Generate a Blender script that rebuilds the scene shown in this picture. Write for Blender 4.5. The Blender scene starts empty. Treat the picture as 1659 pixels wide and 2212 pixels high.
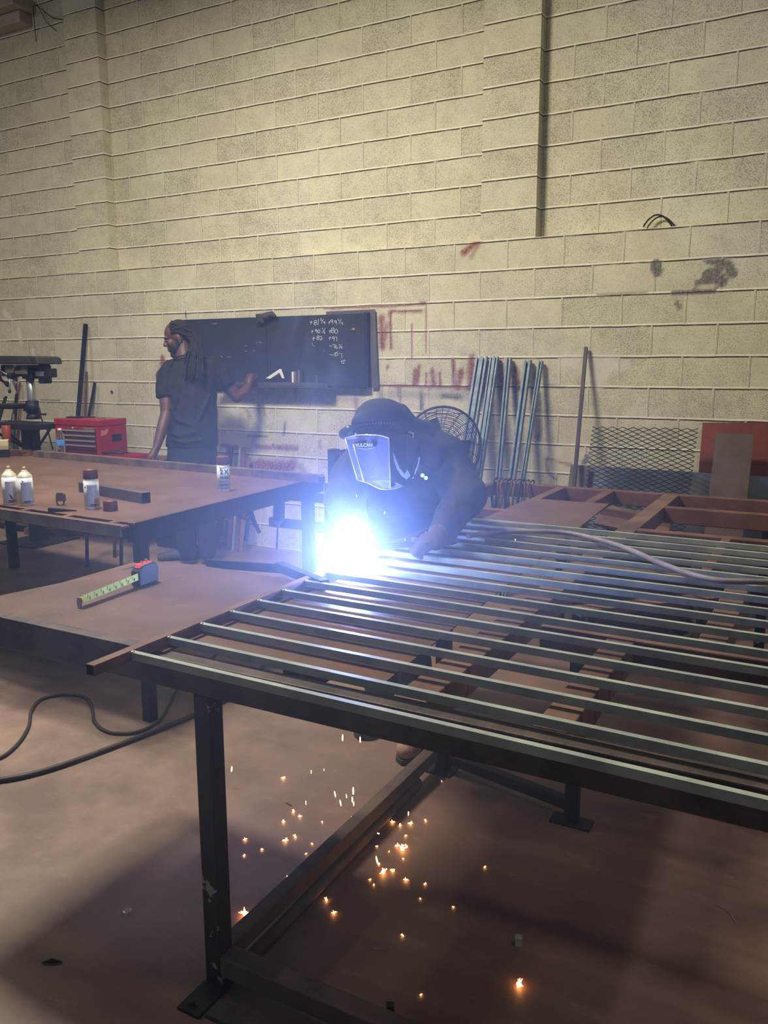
import bpy, math, random
ARCP, CORE_R, CORE_D, WIDE_R, WIDE_D, WISP_D, HAZE = 125, .17, 3.0, .66, .33, 1.6, 1.65   # arc power, smoke and its glare haze
from math import sin, cos, pi, radians
from mathutils import Vector as V, Matrix, noise
random.seed(7)
SC = bpy.context.scene
COL = SC.collection

# ------------------------------------------------------------ camera
# world: X runs along the block wall, +Y goes into the wall (wall face at Y=0), Z up, metres
FPX, CX, CY, CZ = 1782.9, 7.215, -5.7214, 1.5882
YAW, PITCH, ROLL = 0.500701, -0.178894, -0.0033887
FW = V((-sin(YAW)*cos(PITCH), cos(YAW)*cos(PITCH), sin(PITCH)))
_r = V((cos(YAW), sin(YAW), 0)); _u = _r.cross(FW)
RT = _r*cos(ROLL)+_u*sin(ROLL); UP = _u*cos(ROLL)-_r*sin(ROLL)
CAM = V((CX, CY, CZ))
cam = bpy.data.cameras.new('camera'); cob = bpy.data.objects.new('camera', cam); COL.objects.link(cob)
m = Matrix((RT, UP, -FW)).transposed().to_4x4(); m.translation = CAM; cob.matrix_world = m
cam.sensor_fit = 'VERTICAL'; cam.sensor_height = 24; cam.lens = FPX/2212*24; cam.clip_start = .05
SC.camera = cob

def on(x, y, X=None, Y=None, Z=None):      # world point seen at image position x,y on a known plane
    d = FW*FPX+RT*(x-829.5)-UP*(y-1106)
    t = (X-CX)/d.x if X is not None else (Y-CY)/d.y if Y is not None else (Z-CZ)/d.z
    return CAM+d*t
def at(x, y, D):                            # world point seen at x,y at distance D ahead of the camera
    d = FW*FPX+RT*(x-829.5)-UP*(y-1106)
    return CAM+d*(D/FPX)

# ------------------------------------------------------------ world, lights, exposure
W = bpy.data.worlds.new('world'); SC.world = W; W.use_nodes = True
bg = W.node_tree.nodes['Background']; bg.inputs[0].default_value = (.62, .70, .88, 1); bg.inputs[1].default_value = .20
def area(name, loc, tgt, size, power, col):
    l = bpy.data.lights.new(name, 'AREA'); l.shape = 'RECTANGLE'; l.size = size[0]; l.size_y = size[1]; l.energy = power; l.color = col
    o = bpy.data.objects.new(name, l); COL.objects.link(o); o.location = loc
    o.rotation_euler = (V(tgt)-V(loc)).to_track_quat('-Z', 'Y').to_euler(); return o
area('ceiling_lamp_light', (3.8, -3.05, 4.65), (3.8, -3.0, 0), (1.0, .5), 315, (1, .925, .79))
area('ceiling_lamp_light', (8.3, -3.4, 5.2), (8.3, -3.2, 0), (1.2, .5), 60, (1, .92, .74))
area('ceiling_lamp_light', (0.4, -4.2, 5.2), (0.4, -3.9, 0.0), (1.2, .5), 90, (1, .94, .85))
area('doorway_light', (4.2, -9.5, 3.0), (3.9, -3, .6), (3.2, 2.2), 9, (.88, .92, 1))
SC.view_settings.view_transform = 'Standard'; SC.view_settings.look = 'None'
SC.view_settings.exposure = 0.0; SC.view_settings.gamma = 1; SC.view_settings.use_curve_mapping = False
SC.cycles.use_denoising = True
SC.cycles.volume_step_rate = 3.0
SC.cycles.volume_max_steps = 40
SC.cycles.use_adaptive_sampling = True; SC.cycles.adaptive_threshold = .05; SC.cycles.adaptive_min_samples = 16
SC.cycles.max_bounces = 5; SC.cycles.diffuse_bounces = 3
SC.cycles.sample_clamp_indirect = 4

# ------------------------------------------------------------ materials
MATS = {}
def s2l(c):
    if isinstance(c, str):
        c = [int(c[i:i+2], 16)/255 for i in (0, 2, 4)]
        c = [v/12.92 if v < .04045 else ((v+.055)/1.055)**2.4 for v in c]
    return (c[0], c[1], c[2], 1)
def mat(name, col, col2=None, rough=.6, metal=0, scale=8, bump=0, bscale=60, detail=4, lo=.35, hi=.65, alpha=1, trans=0, ior=1.45, emit=None, es=0, stretch=None):
    if name in MATS: return MATS[name]
    m = bpy.data.materials.new(name); m.use_nodes = True; nt = m.node_tree; N = nt.nodes; L = nt.links
    b = N['Principled BSDF']; b.inputs['Roughness'].default_value = rough; b.inputs['Metallic'].default_value = metal
    b.inputs['Base Color'].default_value = s2l(col); b.inputs['IOR'].default_value = ior
    if trans: b.inputs['Transmission Weight'].default_value = trans
    if alpha < 1: b.inputs['Alpha'].default_value = alpha
    if emit: b.inputs['Emission Color'].default_value = s2l(emit); b.inputs['Emission Strength'].default_value = es
    if col2 or bump:
        tc = N.new('ShaderNodeTexCoord'); src = tc.outputs['Object']
        if stretch:
            mp = N.new('ShaderNodeMapping'); mp.inputs['Scale'].default_value = stretch; L.new(src, mp.inputs[0]); src = mp.outputs[0]
    if col2:
        n = N.new('ShaderNodeTexNoise'); n.inputs['Scale'].default_value = scale; n.inputs['Detail'].default_value = detail; n.inputs['Roughness'].default_value = .62
        L.new(src, n.inputs['Vector'])
        r = N.new('ShaderNodeValToRGB'); r.color_ramp.elements[0].position = lo; r.color_ramp.elements[1].position = hi
        r.color_ramp.elements[0].color = s2l(col); r.color_ramp.elements[1].color = s2l(col2)
        L.new(n.outputs['Fac'], r.inputs[0]); L.new(r.outputs[0], b.inputs['Base Color'])
    if bump:
        n2 = N.new('ShaderNodeTexNoise'); n2.inputs['Scale'].default_value = bscale; n2.inputs['Detail'].default_value = 3
        L.new(src, n2.inputs['Vector'])
        bp = N.new('ShaderNodeBump'); bp.inputs['Strength'].default_value = bump; bp.inputs['Distance'].default_value = .004
        L.new(n2.outputs['Fac'], bp.inputs['Height']); L.new(bp.outputs[0], b.inputs['Normal'])
    MATS[name] = m; return m
def glow(name, col, s):
    if name in MATS: return MATS[name]
    m = bpy.data.materials.new(name); m.use_nodes = True; N = m.node_tree.nodes; N.clear()
    e = N.new('ShaderNodeEmission'); o = N.new('ShaderNodeOutputMaterial'); e.inputs[0].default_value = s2l(col); e.inputs[1].default_value = s
    m.node_tree.links.new(e.outputs[0], o.inputs[0]); MATS[name] = m; return m

rust = mat('rusty_primer_steel', '523a33', '785a4e', .62, .15, 5, .25, 90)
rust2 = mat('primer_red_steel', '533630', '714c42', .6, .1, 6, .2, 80)
plate = mat('rusty_plate', '543c34', '70574c', .55, .25, 3.2, .12, 140, detail=8, lo=.3, hi=.7)
plate2 = mat('brown_plate', '4e3c39', '71564f', .5, .3, 3.5, .12, 120, detail=8, lo=.3, hi=.72)
dark = mat('black_steel', '15151a', '27262c', .55, .4, 9, .15, 60)
darker = mat('near_black', '0c0c10', '17171c', .6, .1, 9)
mill = mat('mill_steel', '838c85', 'a4ac9f', .45, .0, 9, .05, 80)
beamt = mat('beam_brown', '2f2a2b', '5c4f49', .6, .1, 7, .3, 80)
galv = mat('galvanised', '55646a', '74858a', .5, .1, 14)
grey = mat('grey_sheet', '626b70', '7d868a', .5, .3, 3)
brownm = mat('brown_sheet', '453733', '5a4842', .5, .2, 4)
redsheet = mat('red_sheet', '67302a', '7b3c33', .55, .1, 4)
wood = mat('brown_wood', '5c3b33', '7a5348', .7, 0, 3, .1, 50, stretch=(1, 1, .15))
chrome = mat('chrome', 'c8c8c8', None, .18, 1)
steel = mat('bright_steel', '9a9c9c', 'b8b8b6', .35, .8, 12)
white = mat('white_paint', 'd8d8d4', None, .45)
blackp = mat('black_plastic', '101014', '1b1b20', .45, 0, 20)
blackr = mat('black_rubber', '17151a', '221f24', .6, 0, 20)
redp = mat('red_enamel', '8e1420', '9d1b27', .35, .1, 10)
redd = mat('dark_red_enamel', '4b1018', '5a141c', .4, .1, 10)
alu = mat('aluminium', 'b9b6b2', None, .35, .7)
capm = mat('primer_cap', '54281f', '62332a', .5, 0, 10)
label = mat('can_label', 'c9ccce', 'b4b7ba', .4, 0, 30)
ink = mat('ink_black', '1b1b1e', None, .5)
blue = mat('ink_blue', '1c4aa0', None, .5)
skin = mat('brown_skin', '4a2f28', '5b3b32', .5, 0, 10, .1, 60)
shirt = mat('charcoal_shirt', '0c0c11', '15151b', .85, 0, 5, .3, 25)
denim = mat('dark_denim', '0f1524', '182036', .85, 0, 9, .25, 60)
hairm = mat('black_hair', '0d0b0c', '191416', .8, 0, 40, .6, 120)
leather = mat('brown_leather', '4a2d27', '63403a', .6, 0, 12, .3, 60)
boot = mat('tan_boot', '8a6e5e', 'a58370', .75, 0, 14, .3, 60)
sole = mat('boot_sole', '2b2320', '3a302c', .8, 0, 20)
jacket = mat('dark_jacket', '0f0e15', '1b1822', .8, 0, 5, .4, 22)
capcloth = mat('navy_cap', '111726', '1a2233', .85, 0, 14, .3, 90)
chalk = mat('chalk_white', 'c9ccd0', None, .9)
yellow = mat('tape_yellow', 'b9bd35', 'a8ab2c', .4, 0, 30)
orange = mat('tape_red', 'c2342a', None, .45)
cream = mat('cream_card', 'b5ab8e', 'a89d80', .7, 0, 10)
tan = mat('tan_card', '8e815f', None, .7)
rubberhose = mat('grey_hose', '8d8488', '6b6468', .5, 0, 6)
cordm = mat('cable_rubber', '2c2426', '3a3032', .55, 0, 12)
glassm = mat('clear_plastic', 'e8eef0', None, .06, 0, trans=.97, ior=1.2)

def scuffs(m, col, scale, stretch, lo, hi, fac, rot=0.0):     # worn or dusty streaks with their own shape
    nt = m.node_tree; N = nt.nodes; L = nt.links; b = N['Principled BSDF']
    tc = N.new('ShaderNodeTexCoord'); mp = N.new('ShaderNodeMapping'); mp.inputs['Scale'].default_value = stretch; mp.inputs['Rotation'].default_value = (0, 0, rot); L.new(tc.outputs['Object'], mp.inputs[0])
    n = N.new('ShaderNodeTexNoise'); n.inputs['Scale'].default_value = scale; n.inputs['Detail'].default_value = 6; n.inputs['Roughness'].default_value = .7; L.new(mp.outputs[0], n.inputs['Vector'])
    r = N.new('ShaderNodeMapRange'); r.inputs['From Min'].default_value = lo; r.inputs['From Max'].default_value = hi; r.inputs['To Max'].default_value = fac; L.new(n.outputs['Fac'], r.inputs['Value'])
    x = N.new('ShaderNodeMix'); x.data_type = 'RGBA'; x.inputs[7].default_value = s2l(col); L.new(r.outputs[0], x.inputs[0])
    src = b.inputs['Base Color'].links[0].from_socket; L.new(src, x.inputs[6]); L.new(x.outputs[2], b.inputs['Base Color'])
scuffs(plate, '8a7868', 5, (1, 3.5, 1), .60, .70, .55); scuffs(plate, '84492f', 2.2, (1, 4, 1), .55, .70, .5, .2); scuffs(plate, '4a3a36', 3, (1, 2, 1), .60, .75, .5)
scuffs(plate2, '8f837a', 7, (1, 2.5, 1), .62, .70, .55, .3); scuffs(plate2, '743e39', 3, (1, 1.6, 1), .55, .72, .55); scuffs(plate2, '40333a', 4, (1, 1, 1), .58, .75, .5)
dusty = mat('dusty_tube', '4b3d3b', '65534c', .7, .1, 6, .2, 90)

# ------------------------------------------------------------ mesh builder
ORG = {}
class MB:
    def __init__(s): s.v = []; s.f = []
    def add(s, vs, fs):
        o = len(s.v); s.v += [tuple(p) for p in vs]; s.f += [tuple(i+o for i in f) for f in fs]; return s
    def box(s, x0, x1, y0, y1, z0, z1):
        return s.add([(x, y, z) for z in (z0, z1) for y in (y0, y1) for x in (x0, x1)],
                     [(0, 2, 3, 1), (4, 5, 7, 6), (0, 1, 5, 4), (2, 6, 7, 3), (0, 4, 6, 2), (1, 3, 7, 5)])
    def obox(s, c, u, v, w):       # centre and three half-extent vectors
        c, u, v, w = V(c), V(u), V(v), V(w)
        P = [c+u*a+v*b+w*d for d in (-1, 1) for b in (-1, 1) for a in (-1, 1)]
        return s.add(P, [(0, 2, 3, 1), (4, 5, 7, 6), (0, 1, 5, 4), (2, 6, 7, 3), (0, 4, 6, 2), (1, 3, 7, 5)])
    def beam(s, a, b, w, h, up=(0, 0, 1)):
        a, b = V(a), V(b); d = (b-a); x = d.cross(V(up)).normalized(); z = x.cross(d).normalized()
        return s.obox((a+b)/2, d/2, x*w/2, z*h/2)
    def hollow(s, a, b, w, h, t, up=(0, 0, 1)):
        a, b = V(a), V(b); d = (b-a); x = d.cross(V(up)).normalized(); z = x.cross(d).normalized()
        for sx, sz, ww, hh in ((0, 1, w, t), (0, -1, w, t), (1, 0, t, h-2*t), (-1, 0, t, h-2*t)):
            s.obox((a+b)/2+x*sx*(w-t)/2+z*sz*(h-t)/2, d/2, x*ww/2, z*hh/2)
        return s
    def tube(s, pts, r, n=8, cap=True):
        pts = [V(p) for p in pts]; k = len(pts); R = r if isinstance(r, (list, tuple)) else [r]*k
        t0 = (pts[1]-pts[0]).normalized(); a = t0.orthogonal().normalized(); rings = []
        for i, p in enumerate(pts):
            t = (pts[min(i+1, k-1)]-pts[max(i-1, 0)]).normalized()
            a = (a-t*a.dot(t)).normalized(); b = t.cross(a)
            rings.append([p+(a*cos(2*pi*j/n)+b*sin(2*pi*j/n))*R[i] for j in range(n)])
        vs = [q for ring in rings for q in ring]; fs = []
        for i in range(k-1):
            for j in range(n):
                fs.append((i*n+j, i*n+(j+1) % n, (i+1)*n+(j+1) % n, (i+1)*n+j))
        if cap: fs += [tuple(range(n-1, -1, -1)), tuple((k-1)*n+j for j in range(n))]
        return s.add(vs, fs)
    def lathe(s, prof, o=(0, 0, 0), ax=(0, 0, 1), n=20):
        o = V(o); ax = V(ax).normalized(); a = ax.orthogonal().normalized(); b = ax.cross(a); vs = []; fs = []; k = len(prof)
        for r, z in prof: vs += [o+ax*z+(a*cos(2*pi*j/n)+b*sin(2*pi*j/n))*max(r, 1e-5) for j in range(n)]
        for i in range(k-1):
            for j in range(n): fs.append((i*n+j, i*n+(j+1) % n, (i+1)*n+(j+1) % n, (i+1)*n+j))
        fs += [tuple(range(n-1, -1, -1)), tuple((k-1)*n+j for j in range(n))]
        return s.add(vs, fs)
    def ell(s, c, r, R=None, n=16, k=10):
        c = V(c); R = R or Matrix.Identity(3); vs = []; fs = []
        for i in range(1, k):
            t = pi*i/k
            for j in range(n):
                p = 2*pi*j/n; vs.append(c+R@V((r[0]*sin(t)*cos(p), r[1]*sin(t)*sin(p), r[2]*cos(t))))
        vs += [c+R@V((0, 0, r[2])), c+R@V((0, 0, -r[2]))]; T = len(vs)-2
        for i in range(k-2):
            for j in range(n): fs.append((i*n+j, (i+1)*n+j, (i+1)*n+(j+1) % n, i*n+(j+1) % n))
        for j in range(n): fs.append((T, j, (j+1) % n)); fs.append((T+1, (k-2)*n+(j+1) % n, (k-2)*n+j))
        return s.add(vs, fs)
    def cap(s, a, ra, b, rb, n=14):       # tapered capsule
        a, b = V(a), V(b); d = (b-a); L = d.length
        if L < 1e-5: return s
        pr = [(ra*cos(t), -ra*sin(t)) for t in (1.5, 1.1, .7, .35)]+[(ra, 0), ((ra+rb)/2, L/2), (rb, L)]+[(rb*cos(t), L+rb*sin(t)) for t in (.35, .7, 1.1, 1.5)]
        return s.lathe(pr, a, d, n)
    def chain(s, pts, rs):
        for i in range(len(pts)-1): s.cap(pts[i], rs[i], pts[i+1], rs[i+1])
        return s
    def loft(s, rings, n=24):             # rings: (centre, u half vector, v half vector)
        vs = []; fs = []; k = len(rings)
        for c, u, v in rings:
            c, u, v = V(c), V(u), V(v); vs += [c+u*cos(2*pi*j/n)+v*sin(2*pi*j/n) for j in range(n)]
        for i in range(k-1):
            for j in range(n): fs.append((i*n+j, i*n+(j+1) % n, (i+1)*n+(j+1) % n, (i+1)*n+j))
        fs += [tuple(range(n-1, -1, -1)), tuple((k-1)*n+j for j in range(n))]
        return s.add(vs, fs)
    def prism(s, poly, t):                # planar polygon of world points, thickness vector t
        P = [V(p) for p in poly]; t = V(t); n = len(P)
        return s.add(P+[p+t for p in P], [tuple(range(n-1, -1, -1)), tuple(range(n, 2*n))]+[(i, (i+1) % n, (i+1) % n+n, i+n) for i in range(n)])
    def go(s, name, m, parent=None, smooth=False, bevel=0, remesh=0, rough=0):
        me = bpy.data.meshes.new(name)
        root = parent
        while root is not None and root.parent is not None: root = root.parent
        o3 = V(root.location) if root is not None else V((0, 0, 0))
        if parent is None and s.v:
            xs = list(zip(*s.v)); o3 = V(((min(xs[0])+max(xs[0]))/2, (min(xs[1])+max(xs[1]))/2, min(xs[2])))
        me.from_pydata([(V(p)-o3) for p in s.v], [], s.f); me.update(calc_edges=True)
        ob = bpy.data.objects.new(name, me); COL.objects.link(ob)
        if parent is None: ob.location = o3
        else: ob.parent = parent
        if m: me.materials.append(m)
        if smooth or remesh:
            for p in me.polygons: p.use_smooth = True
        if bevel:
            b = ob.modifiers.new('bevel', 'BEVEL'); b.width = bevel; b.segments = 2; b.limit_method = 'ANGLE'
        if remesh:
            r = ob.modifiers.new('remesh', 'REMESH'); r.mode = 'VOXEL'; r.voxel_size = remesh; r.use_smooth_shade = True
            k = ob.modifiers.new('smooth', 'SMOOTH'); k.iterations = 4; k.factor = .6
            if rough:
                t = bpy.data.textures.new('folds', 'CLOUDS'); t.noise_scale = .09
                d = ob.modifiers.new('folds', 'DISPLACE'); d.texture = t; d.strength = rough; d.mid_level = .5
        return ob
def thing(name, lab, cat, loc, group=None):
    o = bpy.data.objects.new(name, None); COL.objects.link(o); o.location = V(loc); o.empty_display_size = .1
    o['label'] = lab; o['category'] = cat
    if group: o['group'] = group
    return o
def tag(o, lab, cat, group=None, kind=None):
    o['label'] = lab; o['category'] = cat
    if group: o['group'] = group
    if kind: o['kind'] = kind
    return o
def copy_thing(o, off, lab=None, parent=None):
    c = o.copy(); COL.objects.link(c); c.parent = parent
    if parent is None: c.location = V(o.location)+V(off)
    if lab: c['label'] = lab
    for ch in list(o.children): copy_thing(ch, (0, 0, 0), None, c)
    return c
def text(s, name, size, org, u, v, m, parent, depth=.0006, bold=0):
    cu = bpy.data.curves.new(name, 'FONT'); cu.body = s; cu.size = size; cu.extrude = depth; cu.offset = bold
    to = bpy.data.objects.new(name, cu); COL.objects.link(to)
    dg = bpy.context.evaluated_depsgraph_get(); me = bpy.data.meshes.new_from_object(to.evaluated_get(dg))
    bpy.data.objects.remove(to); b = MB(); u, v = V(u), V(v); n = u.normalized().cross(v.normalized())
    b.add([V(org)+u*p.co.x+v*p.co.y+n*p.co.z for p in me.vertices], [tuple(f.vertices) for f in me.polygons])
    return b.go(name, m, parent)

# ------------------------------------------------------------ block wall
import numpy as np
BL, BH = .4064, .2032
def block_mat(name, width, stain):
    m = bpy.data.materials.new(name); m.use_nodes = True; nt = m.node_tree; N = nt.nodes; L = nt.links
    b = N['Principled BSDF']; b.inputs['Roughness'].default_value = .75
    def nd(t, **k):
        n = N.new(t)
        for a, v in k.items(): setattr(n, a, v)
        return n
    def noise_(sc, det, vec, rough=.6):
        n = nd('ShaderNodeTexNoise'); n.inputs['Scale'].default_value = sc; n.inputs['Detail'].default_value = det; n.inputs['Roughness'].default_value = rough
        L.new(vec, n.inputs['Vector']); return n.outputs['Fac']
    def ramp(fac, p0, p1, c0=(0, 0, 0, 1), c1=(1, 1, 1, 1)):
        r = nd('ShaderNodeValToRGB'); r.color_ramp.elements[0].position = p0; r.color_ramp.elements[1].position = p1
        r.color_ramp.elements[0].color = c0; r.color_ramp.elements[1].color = c1; L.new(fac, r.inputs[0]); return r.outputs[0]
    def mix(f, a, b_, mode='MIX'):
        n = nd('ShaderNodeMix', data_type='RGBA', blend_type=mode)
        for s, v in ((0, f), (6, a), (7, b_)):
            if isinstance(v, (float, int, tuple)): n.inputs[s].default_value = v
            else: L.new(v, n.inputs[s])
        return n.outputs[2]
    def mth(op, a, b_):
        n = nd('ShaderNodeMath', operation=op)
        for s, v in ((0, a), (1, b_)):
            if isinstance(v, (float, int)): n.inputs[s].default_value = v
            else: L.new(v, n.inputs[s])
        return n.outputs[0]
    geo0 = nd('ShaderNodeNewGeometry'); geo = nd('ShaderNodeVectorMath', operation='ADD'); geo.inputs[1].default_value = (0, .5137, 0); L.new(geo0.outputs['Position'], geo.inputs[0]); sep = nd('ShaderNodeSeparateXYZ'); L.new(geo.outputs[0], sep.inputs[0])
    warp = noise_(3.2, 3, geo.outputs[0])
    off = mth('MULTIPLY', mth('SUBTRACT', warp, .5), .012)
    warp2 = noise_(2.1, 2, geo.outputs[0])
    off2 = mth('MULTIPLY', mth('SUBTRACT', warp2, .5), .016)
    cx = nd('ShaderNodeCombineXYZ'); L.new(mth('ADD', mth('ADD', sep.outputs[0], BL/2+40*BL), off2), cx.inputs[0]); L.new(mth('ADD', sep.outputs[2], off), cx.inputs[1])
    bk = nd('ShaderNodeTexBrick'); L.new(cx.outputs[0], bk.inputs['Vector']); bk.offset = .5 if stain else 0; bk.offset_frequency = 2
    bk.inputs['Scale'].default_value = 1; bk.inputs['Brick Width'].default_value = width; bk.inputs['Row Height'].default_value = BH
    bk.inputs['Mortar Size'].default_value = .0075; bk.inputs['Mortar Smooth'].default_value = .35; bk.inputs['Bias'].default_value = 0
    bk.inputs['Color1'].default_value = (0, 0, 0, 1); bk.inputs['Color2'].default_value = (1, 1, 1, 1); bk.inputs['Mortar'].default_value = (.5, .5, .5, 1)
    # a second brick pattern a little lower paints the shade line under each raised joint
    cx2 = nd('ShaderNodeCombineXYZ'); L.new(mth('ADD', mth('ADD', sep.outputs[0], BL/2+40*BL-.004), off2), cx2.inputs[0])
    L.new(mth('ADD', mth('ADD', sep.outputs[2], off), .0095), cx2.inputs[1])
    bk2 = nd('ShaderNodeTexBrick'); L.new(cx2.outputs[0], bk2.inputs['Vector']); bk2.offset = .5 if stain else 0; bk2.offset_frequency = 2
    bk2.inputs['Scale'].default_value = 1; bk2.inputs['Brick Width'].default_value = width; bk2.inputs['Row Height'].default_value = BH
    bk2.inputs['Mortar Size'].default_value = .0052; bk2.inputs['Mortar Smooth'].default_value = .4
    bk3 = nd('ShaderNodeTexBrick'); L.new(cx.outputs[0], bk3.inputs['Vector']); bk3.offset = 0
    bk3.inputs['Scale'].default_value = 1; bk3.inputs['Brick Width'].default_value = 400; bk3.inputs['Row Height'].default_value = BH
    bk3.inputs['Mortar Size'].default_value = .0075; bk3.inputs['Mortar Smooth'].default_value = .35
    rnd = bk.outputs['Color']
    big = noise_(1.1, 4, geo.outputs[0]); mid = noise_(9, 5, geo.outputs[0]); fine = noise_(165, 3, geo.outputs[0], .75); pit = noise_(310, 2, geo.outputs[0])
    base = mix(ramp(big, .35, .68), s2l('c0ba9e'), s2l('d1ccad'))
    base = mix(mth('MULTIPLY', ramp(mid, .42, .72), .24), base, s2l('9c9482'))
    thr = mth('ADD', fine, mth('MULTIPLY', rnd, .09)); thr = mth('ADD', thr, mth('MULTIPLY', mth('SUBTRACT', mid, .5), .11))
    base = mix(mth('MULTIPLY', ramp(thr, .56, .70), .72), base, s2l('5f584b'))
    base = mix(mth('MULTIPLY', ramp(pit, .60, .68), .6), base, s2l('4d473d'))
    jn = ramp(noise_(7, 4, geo.outputs[0]), .32, .62)
    base = mix(mth('MULTIPLY', bk.outputs['Fac'], mth('ADD', mth('MULTIPLY', jn, .35), .12)), base, s2l('e6debf'))
    base = mix(mth('MULTIPLY', bk3.outputs['Fac'], mth('ADD', mth('MULTIPLY', jn, .35), .5)), base, s2l('ece3c4'))
    shade_noise = noise_(5, 5, geo.outputs[0], .7)
    low = mth('MULTIPLY', bk2.outputs['Fac'], ramp(shade_noise, .22, .48))
    nobk = mth('SUBTRACT', 1.0, bk.outputs['Fac'])
    base = mix(mth('MULTIPLY', mth('MULTIPLY', low, nobk), 1.0), base, s2l('39332b'))
    if stain:
        at_ = nd('ShaderNodeAttribute', attribute_name='stain')
        brk = ramp(noise_(60, 3, geo.outputs[0]), .30, .55)
        base = mix(mth('MULTIPLY', at_.outputs['Alpha'], mth('ADD', mth('MULTIPLY', brk, .35), .65)), base, at_.outputs['Color'])
    L.new(base, b.inputs['Base Color'])
    h = mth('ADD', mth('ADD', mth('MULTIPLY', bk.outputs['Fac'], .35), mth('MULTIPLY', bk3.outputs['Fac'], .65)), mth('MULTIPLY', fine, .35)); h = mth('SUBTRACT', h, mth('MULTIPLY', low, .9))
    h = mth('ADD', h, mth('MULTIPLY', rnd, .25))
    bp = nd('ShaderNodeBump'); bp.inputs['Strength'].default_value = .8; bp.inputs['Distance'].default_value = .006
    L.new(h, bp.inputs['Height']); L.new(bp.outputs[0], b.inputs['Normal'])
    return m
wallm = block_mat('painted_block', BL, True)
pilm = block_mat('painted_block_pilaster', 40*BL, False)
LEDGE = 12*BH; REC = .09; PIL = [(2, 3), (12, 13), (22, 23), (-8, -7)]
XA, XB, TOP = -3.2, 11.4, 5.3
nx, nz = 730, 122
gx = np.linspace(XA, XB, nx); gz = np.linspace(0, LEDGE, nz)
GX, GZ = np.meshgrid(gx, gz)
vs = np.stack([GX.ravel(), np.zeros(nx*nz), GZ.ravel()], 1)
ii = np.arange(nx-1)[None, :]+np.arange(nz-1)[:, None]*nx
fs = np.stack([ii, ii+1, ii+1+nx, ii+nx], 2).reshape(-1, 4)
verts = [tuple(v) for v in vs]; faces = [tuple(int(k) for k in f) for f in fs]
def quad(P): 
    o = len(verts); verts.extend(P); faces.append((o, o+1, o+2, o+3))
pil = sorted(PIL); edges = [XA]+[e for a, b in pil for e in (a*BL, b*BL) if XA < e < XB]+[XB]
segs = [(XA, pil[1][0]*BL), (pil[1][1]*BL, pil[2][0]*BL), (pil[2][1]*BL, pil[3][0]*BL), (pil[3][1]*BL, XB)]
for a, b in segs:
    quad([(a, REC, LEDGE), (b, REC, LEDGE), (b, REC, TOP), (a, REC, TOP)])
    quad([(a, 0, LEDGE), (b, 0, LEDGE), (b, REC, LEDGE), (a, REC, LEDGE)])
me = bpy.data.meshes.new('wall_back'); me.from_pydata(verts, [], faces); me.update()
wob = bpy.data.objects.new('wall_back', me); COL.objects.link(wob); me.materials.append(wallm); wob['kind'] = 'structure'
rgb = np.zeros((len(verts), 4))
rs = np.random.RandomState(3)
def vnoise(x, z, s):
    a = rs.rand(400, 400); u = (x*s) % 398; w = (z*s) % 398; i = u.astype(int); j = w.astype(int); fu = u-i; fw = w-j
    fu = fu*fu*(3-2*fu); fw = fw*fw*(3-2*fw)
    return (a[i, j]*(1-fu)+a[i+1, j]*fu)*(1-fw)+(a[i, j+1]*(1-fu)+a[i+1, j+1]*fu)*fw
X_, Z_ = vs[:, 0]+10, vs[:, 2]+1
NZ = .5*vnoise(X_, Z_, 9)+.3*vnoise(X_, Z_, 23)+.2*vnoise(X_, Z_, 45)
nn = nx*nz
def stroke(pts, r, col, a=.8, soft=1.0, rag=.9):
    P = [on(x, y, Y=0) for x, y in pts]; r = r*.0034; d = np.full(nn, 9.)
    for p, q in zip(P[:-1], P[1:]) if len(P) > 1 else [(P[0], P[0])]:
        vx, vz = q.x-p.x, q.z-p.z; LL = vx*vx+vz*vz+1e-9
        t = np.clip(((vs[:, 0]-p.x)*vx+(vs[:, 2]-p.z)*vz)/LL, 0, 1)
        d = np.minimum(d, np.hypot(vs[:, 0]-p.x-t*vx, vs[:, 2]-p.z-t*vz))
    k = np.clip((1.25-d/r)/soft+(NZ-.5)*rag, 0, 1); k = k*k*(3-2*k)*min(a*1.3, .95)*(d < r*2.2)
    c = np.array(s2l(col)[:3]); o = rgb[:nn]; al = k[:, None]
    na = al+o[:, 3:4]*(1-al); o[:, :3] = np.where(na > 1e-4, (c*al+o[:, :3]*o[:, 3:4]*(1-al))/np.maximum(na, 1e-4), c); o[:, 3:4] = na
RD = '74201a'; DK = '39404a'; PL = 'cfc8b8'; GR = '6a6458'
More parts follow.
